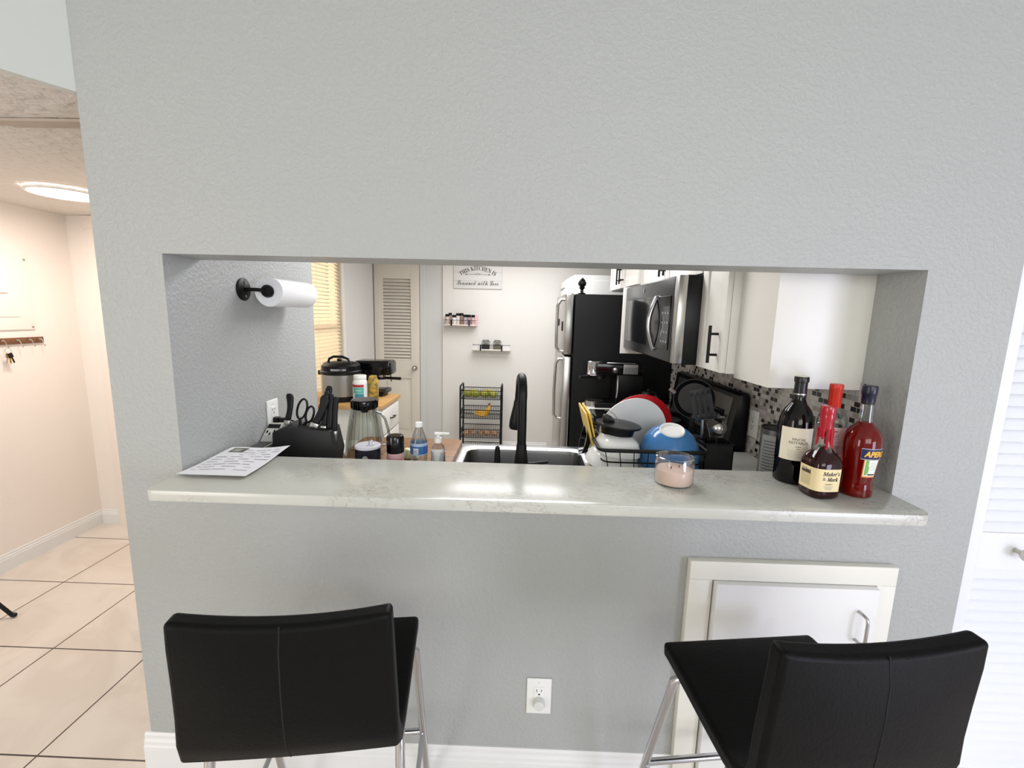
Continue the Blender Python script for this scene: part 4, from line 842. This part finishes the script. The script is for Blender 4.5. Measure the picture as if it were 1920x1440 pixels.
b = B(); arc_patch(b, .0506, -1.2, .85, .104, .119, 14); b.build('red_band', mat('band_red', 'b02a30', .5), lb)
b = B(); arc_patch(b, .0506, -.75, .85, .066, .102, 12); b.build('teal_band', mat('band_teal', '5fb0a4', .5), lb)
b = B(); arc_patch(b, .0506, -.45, .85, .032, .064, 12); b.build('blue_band', mat('band_blue', '3c8aa0', .5), lb)
b = B(); arc_patch(b, .0508, -.35, .55, .083, .086, 10); b.build('white_stripe', PLASTW, lb)
b = B(); b.lathe([(0, 0), (.030, 0), (.034, .01), (.036, .10), (.034, .15), (.026, .178), (.010, .186), (0, .187)], n=28)
tag(b.build('patterned_tumbler', mat('floral_print', '6f6a3a', .5, noise=(38, 'c49a3a', .42, .60))), 'tall yellow and green floral patterned cover beside the white supplement jar', 'tumbler').location = (-.998, 1.705, .915)
# ---------------------------------------------------------------- right hand espresso machine
t = thing('espresso_machine', 'chrome and black espresso machine on the counter against the fridge', 'coffee machine', (.66, 1.815, KC), 0)
b = B(); b.box((-.155, -.085, 0), (.16, .095, .035), .006); b.build('base', BLACK, t)
b = B(); b.lathe([(0, 0), (.062, 0), (.062, .038), (0, .04)], (-.150, 0, 0), n=28); b.build('drip_tray', STEEL, t)
b = B(); b.box((-.02, -.08, .03), (.16, .095, .235), .008); b.build('body', BLACK, t)
b = B(); b.box((-.160, -.085, .225), (.160, .095, .308), .010); b.build('head', BGLOSS, t)
b = B(); b.lathe([(.056, .215), (.062, .222), (.058, .235), (.058, .300), (.061, .308), (.056, .313), (0, .313)], (-.150, 0, 0), n=32, close=True); b.build('chrome_front', CHROME, t)
b = B(); b.tube([(-.150+.020*math.cos(a), -.062-.003, .265+.022*math.sin(a)) for a in [2*PI*i/20 for i in range(20)]], .003, 6, closed=True); b.build('gauge_ring', CHROME, t)
b = B(); b.box((-.09, -.089, .304), (.10, -.083, .312), .001); b.build('chrome_edge', CHROME, t)
b = B(); b.box((.022, -.089, .236), (.118, -.085, .300), .001); pn = b.build('info_plate', mat('plate_grey', '8e8e8c', .4), t)
b = B(); [b.box((.028, -.0905, .242+i*.009), (.112, -.089, .244+i*.009)) for i in range(5)]; b.build('plate_lines', mat('plate_dark', '4a4a4a', .5), pn)
b = B(); b.lathe([(0, 0), (.019, 0), (.017, .020), (0, .022)], n=20, M=Matrix.Translation((-.035, -.085, .262)) @ Matrix.Rotation(PI/2, 4, 'X')); b.build('steam_knob', CHROME, t)
b = B(); b.tube([(-.012, -.07, .232), (-.010, -.085, .20), (-.010, -.09, .12), (-.014, -.092, .075)], .0055, 8); b.build('steam_wand', CHROME, t)
b = B(); b.cyl((-.115, -.01, .195), (-.115, -.01, .230), .030, n=22); b.box((-.125, -.02, .178), (-.105, .0, .197), .004); b.cyl((-.15, -.01, .208), (-.26, -.03, .202), .010, .013, n=12); b.build('filter_handle', mat('portafilter_dark', '3a3a3c', .25, .9), t)
# dark things on the stove
t = thing('stovetop_kettle', 'dark glass and black kettle standing at the rear of the stove', 'kettle', (.80, 1.52, .9195))
b = B(); b.lathe([(0, 0), (.070, 0), (.078, .01), (.080, .06), (.066, .11), (.045, .135), (0, .14)], n=32); b.build('body', mat('smoked_glass', '1c1d1f', .08), t)
b = B(); b.lathe([(0, .138), (.045, .138), (.04, .15), (.012, .154), (.012, .168), (0, .17)], n=24); b.build('lid', BLACK, t)
b = B(); b.tube([(-.07, 0, .10), (-.11, 0, .12), (-.125, 0, .08), (-.115, 0, .035), (-.078, 0, .03)], .008, 8); b.build('handle', BLACK, t)
# ---------------------------------------------------------------- dish rack and dishes
t = thing('dish_rack', 'black wire dish rack on the counter right of the sink', 'dish rack', (.50, .545, KC))
def loop(z, x0, x1, y0, y1, r): return [(x, y, z) for x, y in rrect(x0, x1, y0, y1, .03, 4)], r
b = B(); p_, r_ = loop(.132, -.205, .195, -.215, .190, .0072); b.tube(p_, r_, 10, closed=True); b.build('top_rail', BLACKM, t)
b = B(); p_, r_ = loop(.085, -.190, .180, -.205, .175, .003); b.tube(p_, r_, 8, closed=True); b.build('middle_wire', BLACKM, t)
b = B(); p_, r_ = loop(.030, -.175, .165, -.190, .165, .004); b.tube(p_, r_, 8, closed=True); b.build('bottom_rail', BLACKM, t)
for i in range(8):
    b = B(); x = -.165+i*.047
    b.tube([(x*1.12, -.21, .130), (x*1.02, -.195, .06), (x, -.185, .030), (x, .16, .030), (x*1.02, .175, .06), (x*1.12, .188, .130)], .0017, 6); b.build('wire', BLACKM, t)
for sx in (-1, 1):
    for sy in (-1, 1): b = B(); b.cyl((sx*.15, sy*.17, 0), (sx*.16, sy*.175, .03), .007, n=10); b.build('foot', BLACKM, t)
def plate_lathe(b, R_, h, th=.005, M=None):
    b.lathe([(0, 0), (R_*.55, 0), (R_*.60, .002), (R_*.97, h), (R_, h+.001), (R_, h+th), (R_*.96, h+th), (R_*.58, th+.002), (0, th)], n=64, M=M)
def leaning(name, R_, h, m, label, c, tilt, yaw=0, cat='plate'):
    b = B(); plate_lathe(b, R_, h, M=Matrix.Rotation(math.radians(yaw), 4, 'Z') @ Matrix.Rotation(math.radians(tilt), 4, 'X')); o = tag(b.build(name, m), label, cat); o.location = c; return o
leaning('dinner_plate', .146, .012, CERAM, 'large round white plate standing upright in the dish rack', (.478, .62, 1.055), 99, 8)
leaning('red_plate', .152, .012, RED, 'large red plate mostly hidden behind the round white plate', (.515, .675, 1.056), 99, 8)
# inverted blue bowl
t = thing('blue_bowl', 'glossy blue bowl resting upside down in the dish rack, white foot up', 'bowl', (.578, .425, 1.035)); t.rotation_euler = (math.radians(19), math.radians(-3), 0)
b = B(); b.lathe([(.046, .080), (.060, .074), (.085, .052), (.105, .015), (.113, -.030), (.116, -.052), (.113, -.054), (.109, -.045), (.100, .01), (.080, .046), (.055, .066), (0, .070)], n=56, close=False); b.build('bowl_body', BLUE, t)
b = B(); b.lathe([(0, .0785), (.038, .0795), (.041, .086), (.0445, .0865), (.047, .082), (.0465, .078)], n=48, close=False); b.build('foot', CERAM, t)
# white dishes
b = B(); b.lathe([(.03, .052), (.050, .050), (.074, .036), (.086, .010), (.090, -.012), (.087, -.012), (.083, .008), (.070, .032), (.045, .045), (0, .046)], n=48, sup=3.0, rot=.2); b.lathe([(0, .052), (.03, .052)], n=48, sup=3, rot=.2)
o = tag(b.build('white_dish', CERAM), 'squarish white dish upside down in the rack under the black lid', 'dish'); o.location = (.382, .445, 1.026); o.scale = (.93, .93, 1); o.rotation_euler = (math.radians(6), math.radians(6), 0)
b = B(); b.lathe([(.05, .036), (.070, .034), (.092, .018), (.106, -.008), (.110, -.022), (.106, -.022), (.100, -.006), (.085, .014), (.06, .029), (0, .030)], n=48, sup=2.6, rot=.2); b.lathe([(0, .036), (.05, .036)], n=48, sup=2.6, rot=.2)
o = tag(b.build('white_bowl', CERAM), 'wide white bowl upside down at the bottom of the dish rack', 'bowl'); o.location = (.366, .450, .985); o.scale = (.90, .90, 1); o.rotation_euler = (math.radians(3), math.radians(4), 0)
# black lidded pot part resting on the dish
t = thing('black_pot_lid', 'black flanged lid with a stub handle resting on the white dish', 'lid', (.386, .474, 1.088)); t.scale = (1.05, 1.05, 1.0); t.rotation_euler = (math.radians(0), math.radians(5), 0)
b = B(); b.lathe([(0, -.018), (.058, -.018), (.062, .006), (.064, .018)], n=40, close=False); b.lathe([(.064, .016), (.083, .018), (.085, .022), (.083, .026), (.05, .030), (0, .032)], n=40, close=False); b.build('lid_body', BLACK, t)
b = B(); b.prism([(-.062, .024), (-.060, .056), (-.046, .057), (-.028, .050), (-.014, .034)], 'y', -.014, .014, bev=.004); b.build('stub_handle', BLACK, t)
b = B(); b.tube([(-.060, -.01, .074), (-.045, -.01, .075), (-.025, -.01, .065), (-.010, -.01, .047), (-.004, -.01, .034)], .0015, 6); b.build('wire_clip', STEEL, t)
# yellow boards and black pan leaning at the left of the rack
def leanboard(name, label, c, ang, w_, h, th, m, yaw=0, cat='cutting board'):
    b = B(); b.prism(rrect(-w_/2, w_/2, 0, h, .012, 3), 'x', -th/2, th/2, bev=.001, M=Matrix.Rotation(math.radians(yaw), 4, 'Z') @ Matrix.Rotation(math.radians(ang), 4, 'Y')); o = tag(b.build(name, m), label, cat); o.location = c; return o
YB = mat('yellow_board', 'dcb445', .45)
leanboard('cutting_mat', 'yellow cutting mat leaning in the left end of the dish rack, nearer the plate', (.325, .60, KC+.036), -14, .23, .205, .006, YB)
leanboard('cutting_mat', 'yellow cutting mat leaning in the left end of the dish rack, outermost', (.314, .60, KC+.036), -15, .23, .205, .006, mat('yellow_board_pale', 'd8ba5a', .45))
t = thing('frying_pan', 'small black frying pan propped on edge left of the yellow mats', 'pan', (.292, .60, KC+.090)); t.scale = (.85, .85, .85); 
b = B(); b.lathe([(0, 0), (.062, 0), (.078, .026), (.076, .027), (.060, .004), (0, .004)], n=40, M=Matrix.Rotation(math.radians(-78), 4, 'Y')); b.build('pan_body', BGLOSS, t)
b = B(); b.lathe([(.0770, .0245), (.0795, .026), (.0795, .028), (.077, .028)], n=40, close=False, M=Matrix.Rotation(math.radians(-78), 4, 'Y')); b.build('pan_rim', STEEL, t)
# utensil holder and utensils
t = thing('utensil_holder', 'black box shaped utensil holder at the right end of the dish rack', 'utensil holder', (.762, .46, KC))
b = B(); b.box((-.055, -.05, 0), (.055, .05, .004)); 
for a, c_ in (((-.055, -.05, 0), (-.051, .05, .145)), ((.051, -.05, 0), (.055, .05, .145)), ((-.055, -.05, 0), (.055, -.046, .145)), ((-.055, .046, 0), (.055, .05, .145))): b.box(a, c_)
b.build('box', mat('holder_black', '0b0b0c', .4), t)
b = B(); b.box((-.057, -.052, .140), (.057, -.049, .147)); b.build('rim', BLACK, t)
def utensil(name, label, c, rx, ry, fn, cat='utensil'):
    u = thing(name, label, cat, c); u.rotation_euler = (math.radians(rx), math.radians(ry), 0); fn(u); return u
def f_turner(u):
    b = B(); b.tube([(0, 0, -.13), (0, 0, .10)], .005, 8); b.build('shaft', BLACK, u)
    b = B(); zs = (.10, .205)
    b.box((-.042, -.002, .10), (-.026, .002, .205)); b.box((.026, -.002, .10), (.042, .002, .205)); b.box((-.042, -.002, .19), (.042, .002, .215), .001); b.box((-.035, -.002, .085), (.035, .002, .115), .001)
    for x in (-.012, .010): b.box((x-.004, -.002, .10), (x+.004, .002, .205))
    b.build('slotted_head', mat('turner_grey', '161618', .5), u)
utensil('slotted_turner', 'dark slotted turner standing in the utensil holder before the knob panel', (.752, .49, 1.045), -6, -12, f_turner)
def f_ladle(u):
    b = B(); b.tube([(0, 0, -.12), (0, 0, .04), (.004, -.01, .06)], .004, 8); b.build('shaft', STEEL, u)
    b = B(); b.lathe([(0, -.020), (.016, -.016), (.027, -.004), (.030, .006), (.028, .006), (.025, -.003), (.014, -.013), (0, -.017)], n=26, M=Matrix.Translation((.004, -.018, .072)) @ Matrix.Rotation(math.radians(-55), 4, 'X')); b.build('spoon_bowl', STEEL, u)
utensil('metal_ladle', 'shiny metal ladle with its bowl up in the utensil holder', (.765, .44, 1.040), 0, -8, f_ladle)
def f_masher(u):
    b = B(); b.tube([(0, 0, -.12), (0, 0, .06)], .006, 10); b.build('shaft', CHROME, u)
    b = B(); b.lathe([(0, .060), (.018, .060), (.044, .068), (.045, .070), (.018, .064), (0, .063)], n=32); b.build('disc', CHROME, u)
    b = B(); b.tube([(.012, 0, .05), (.03, .01, .0), (.035, .01, -.03)], .002, 6); b.tube([(.016, .01, .05), (.036, .018, .01), (.044, .018, -.03)], .002, 6); b.build('whisk_wire', STEEL, u)
utensil('metal_masher', 'chrome utensil with a thin disc head standing between bowl and ladle', (.722, .485, 1.078), 0, -2, f_masher)
t = thing('black_skillet', 'round black skillet propped upright in front of the stove panel', 'pan', (.757, .68, 1.185)); t.scale = (.88, .88, .88); t.rotation_euler = (math.radians(84), 0, math.radians(-25))
b = B(); b.lathe([(0, 0), (.078, 0), (.096, .028), (.0975, .030), (.094, .030), (.076, .005), (0, .005)], n=44); b.build('pan_body', mat('nonstick', '0e0e10', .35), t)
b = B(); b.tube([(-.09, .02, .026), (-.115, .04, .034)], .010, 8); b.build('handle_bracket', mat('pinkish_steel', 'd8c0a8', .2, .9), t)
b = B(); b.tube([(0, -.09, .02), (0, -.16, .02), (0, -.225, .010)], [.010, .012, .010], 10); b.build('pan_handle', BLACK, t)
# tin can
t = thing('tin_can', 'ribbed grey tin can on the counter behind the wine bottle', 'can', (.980, .44, KC))
b = B(); b.lathe([(0, 0), (.046, 0), (.047, .004), (.047, .205), (.045, .207), (0, .207)], n=40); b.build('body', mat('can_grey', '7c7c7c', .35, .7), t)
b = B(); b.lathe([(0, .207), (.048, .207), (.048, .2125), (.044, .2125), (.043, .209), (0, .209)], n=40); b.build('lid', mat('can_dark', '2c2c2c', .4, .6), t)
b = B(); arc_patch(b, .0475, -1.5, .3, .03, .185, 16); lb = b.build('label', mat('can_label', 'a4a4a2', .5), t)
b = B(); [arc_patch(b, .0478, -1.3, .2, .04+.012*i, .043+.012*i, 10) for i in range(11)]; b.build('label_lines', mat('can_ink', '545454', .6), lb)
# ---------------------------------------------------------------- back wall
t = thing('kitchen_sign', 'grey white plank sign lettered about the kitchen high on the back wall', 'sign', (-.483, 3.55, 1.905))
b = B(); b.box((-.254, -.014, -.122), (.254, 0, .120), .002); sb = b.build('board', mat('sign_board', 'cfcecb', .6), t)
b = B(); [b.box((-.253, -.0146, z), (.253, -.0139, z+.0018)) for z in (-.045, .045)]; b.build('plank_line', mat('plank_grey', '8c8c8c', .7), sb)
serif = lambda s: ''.join(chr(0x1D400+ord(c)-65) if 'A' <= c <= 'Z' else c for c in s)
def arcf(u, v, w_):
    R_ = .32; a = u/R_; r = R_+v; return (r*math.sin(a), -.0152, -.235+r*math.cos(a))
text(serif('THIS KITCHEN IS'), .062, 'lettering', INKB, sb, arcf, width=.40)
scr = lambda s: ''.join(chr(0x1D4D0+ord(c)-65) if 'A' <= c <= 'Z' else (chr(0x1D4EA+ord(c)-97) if 'a' <= c <= 'z' else c) for c in s)
text(scr('Seasoned with Love'), .060, 'lettering', INKB, sb, lambda u, v, w_: (u, -.0152, -.062+v*1.25), width=.44)
b = B(); b.tube([(-.115, -.0150, .024), (-.03, -.0150, .026), (0, -.0150, .036), (.03, -.0150, .026), (.115, -.0150, .022)], .0018, 6); b.tube([(-.03, -.0150, .026), (0, -.0150, .018), (.03, -.0150, .026)], .0015, 6)
for sx in (-1, 1): b.prism([(sx*.115, .016), (sx*.135, .0235), (sx*.115, .031)], 'y', -.0155, -.0145)
b.build('arrow_ornament', INKB, sb)
def wall_shelf(label, loc, wd, m):
    t = thing('wall_shelf', label, 'shelf', loc)
    b = B(); b.box((-wd/2, -.10, -.012), (wd/2, 0, 0), .001); b.build('board', m, t)
    b = B(); b.tube([(-wd/2+.005, 0, .045), (-wd/2+.005, -.098, .045), (wd/2-.005, -.098, .045), (wd/2-.005, 0, .045)], .0025, 6); b.build('rail', BLACKM, t)
    for x in (-wd*.28, wd*.28): b = B(); b.box((x-.007, -.103, -.016), (x+.007, -.099, .048)); b.box((x-.007, -.103, -.016), (x+.007, 0, -.012)); b.build('bracket', BLACKM, t)
    return t
wall_shelf('small pinkish wall shelf crowded with black lidded spice jars', (-.653, 3.55, 1.408), .335, mat('shelf_pinkish', 'dccdc4', .5))
wall_shelf('lower white wall shelf holding two squat square jars', (-.325, 3.55, 1.155), .40, mat('shelf_white', 'dcdad4', .5))
jars = [(-.795, .105, .022, 'c4b8ae'), (-.765, .118, .019, '9c8c84'), (-.722, .098, .022, 'e4e0dc'), (-.683, .116, .022, 'd8d0cc'), (-.645, .118, .022, '8a7a70'), (-.603, .103, .022, 'b8a8b0'), (-.563, .103, .021, 'a49494'), (-.522, .102, .020, 'c8b0b0')]
jl = ['leftmost on the shelf, pale contents', 'second from the left, brown contents and a raised lid', 'third from the left, with a white label', 'fourth from the left, taller with a pale label', 'middle right, tall and dark', 'third from the right end', 'second from the right end', 'rightmost, beside the pink jar']
for (x, h, r, c), l in zip(jars, jl):
    t = thing('spice_jar', 'small spice jar with black lid, '+l, 'jar', (x, 3.497 if h > .11 else 3.488, 1.408), 0, 'spice jars on the upper wall shelf')
    b = B(); b.lathe([(0, 0), (r*.9, 0), (r, .003), (r, h-.03), (r*.8, h-.026), (0, h-.026)], n=16); b.build('body', mat('spice'+c, c, .25), t)
    b = B(); b.lathe([(0, h-.026), (r*.95, h-.026), (r*.95, h), (0, h)], n=16); b.build('lid', BLACK, t)
b = B(); b.lathe([(0, 0), (.016, 0), (.017, .09), (.01, .105), (0, .106)], n=14); tag(b.build('pink_jar', mat('pink_jar_glass', 'd8a8a8', .3)), 'slender pink jar without a lid at the right end of the spice shelf', 'jar').location = (-.494, 3.50, 1.408)
for x, c, l in ((-.385, '2a2422', 'squat square glass jar of dark contents on the lower wall shelf'), (-.262, '7a7060', 'squat square glass jar of pale brown contents on the lower wall shelf')):
    t = thing('square_jar', l, 'jar', (x, 3.49, 1.155))
    b = B(); b.box((-.040, -.036, 0), (.040, .036, .045), .004); b.build('contents', mat('jarfill'+c, c, .5), t)
    b = B(); b.box((-.043, -.039, .0), (.043, .039, .075), .006); b.build('glass_body', THIN, t)
    b = B(); b.lathe([(0, .076), (.044, .076), (.046, .082), (.034, .088), (.034, .098), (0, .10)], n=28); b.build('lid', mat('jar_lid_grey', '8c8c86', .25, .6), t)
# ---------------------------------------------------------------- fruit rack
t = thing('tiered_basket_rack', 'black four tier wire basket stand holding fruit by the back wall', 'basket stand', (-.405, 3.33, 0))
for sx in (-1, 1):
    b = B(); x = sx*.208; pts = [(x, -.13, 0), (x, -.13, .76)]+[(x, -.13+.02*(1-math.cos(a)), .76+.035*math.sin(a)) for a in (.5, 1.0, 1.57)]+[(x, .11-.02*(1-math.cos(a)), .76+.035*math.sin(a)) for a in (1.57, 1.0, .5)]+[(x, .11, .76), (x, .11, 0)]
    b.tube(pts, .0085, 10); fr = b.build('side_frame', BLACKM, t)
    b = B(); [b.cyl((x, -.13, z), (x, .11, z), .004, n=6) for z in (.12, .30, .50, .70)]; b.build('cross_bar', BLACKM, fr)
for z in (.665, .465, .262, .062):
    b = B()
    for zz, r in ((0, .004), (.085, .0045)): b.tube([(x, y, z+zz) for x, y in rrect(-.200, .200, -.125, .105, .012, 2)], r, 6, closed=True)
    bk = b.build('basket', BLACKM, t)
    b = B()
    for i in range(17): x = -.192+i*.024; b.tube([(x, -.125, z+.085), (x, -.125, z), (x, .105, z), (x, .105, z+.085)], .0018, 4)
    for j in range(9): y = -.115+j*.027; b.tube([(-.2, y, z+.085), (-.2, y, z), (.2, y, z), (.2, y, z+.085)], .0012, 4)
    for k in (1, 2, 3): b.tube([(x, y, z+.021*k) for x, y in rrect(-.200, .200, -.125, .105, .012, 2)], .001, 4, closed=True)
    b.build('mesh_wires', BLACKM, bk)
RX, RY = -.405, 3.33
lemon = mat('lime_yellow_skin', 'a8a03c', .4, noise=(14, '808a36', .45, .6))
for i, (x, y, s_, l) in enumerate(((-.145, -.05, .046, 'at the left end of the top basket'), (-.055, -.06, .048, 'second from the left in the top basket'), (.035, -.05, .050, 'third from the left in the top basket'), (.125, -.06, .046, 'at the right end of the top basket'), (-.10, .04, .044, 'behind the left pair in the top basket'), (.08, .04, .044, 'behind the right pair in the top basket'))):
    t = thing('green_mango', 'yellow green mango '+l, 'fruit', (RX+x, RY+y, .667+s_*.88), .4*i, 'green mangoes in the top basket')
    b = B(); b.ball((0, 0, 0), s_, (1.0, .85, .85)); b.build('fruit_body', lemon, t); b = B(); b.cyl((s_*.93, 0, 0), (s_*1.06, 0, .004), .003, n=6); b.build('stem', INK, t)
banana_m = mat('banana_peel', 'd8a626', .45, noise=(12, 'c48f1c', .5, .7))
t = thing('banana_bunch', 'bunch of yellow bananas lying in the second basket', 'bananas', (RX+.035, RY-.055, .50))
for k, (dy, lift, l) in enumerate(((-.045, 0, .16), (-.010, .016, .165), (.028, .02, .15))):
    b = B(); n = 12; P = []; Rr = []
    for i in range(n+1):
        f = i/n; a = math.radians(200+95*f); P.append((.055-.125*(1-f)*1.25+.03*math.sin(f*3), dy*(1-.6*f)-.01, lift+.055*f*f*1.6+.012*math.cos(f*6)-.012*math.sin(PI*f))); Rr.append(.0175*min(1, .25+3*f, .22+2.6*(1-f)))
    b.tube(P, Rr, 10); b.build('banana', banana_m, t)
b = B(); b.tube([(.058, -.02, .085), (.052, -.02, .100), (.040, -.02, .112)], [.010, .008, .007], 8); b.build('stem', mat('banana_stem', '3c2c14', .6), t)
onion = mat('onion_skin', 'a0785a', .4, noise=(16, 'c4a080', .45, .6))
for i, (x, y, s_, l) in enumerate(((-.155, -.06, .034, 'leftmost in the third basket'), (-.085, -.055, .036, 'second from the left in the third basket'), (.0, -.06, .030, 'in the middle of the third basket'), (.065, -.055, .038, 'fourth from the left in the third basket'), (.14, -.06, .036, 'rightmost in the third basket'))):
    t = thing('onion', 'brown onion '+l, 'onion', (RX+x, RY+y, .264+s_*.9), i, 'onions in the third basket')
    b = B(); b.lathe([(0, -s_*.9), (s_*.6, -s_*.78), (s_, -s_*.05), (s_*.75, s_*.6), (s_*.2, s_*.95), (s_*.1, s_*1.25), (0, s_*1.27)], n=20); b.build('onion_body', onion, t)
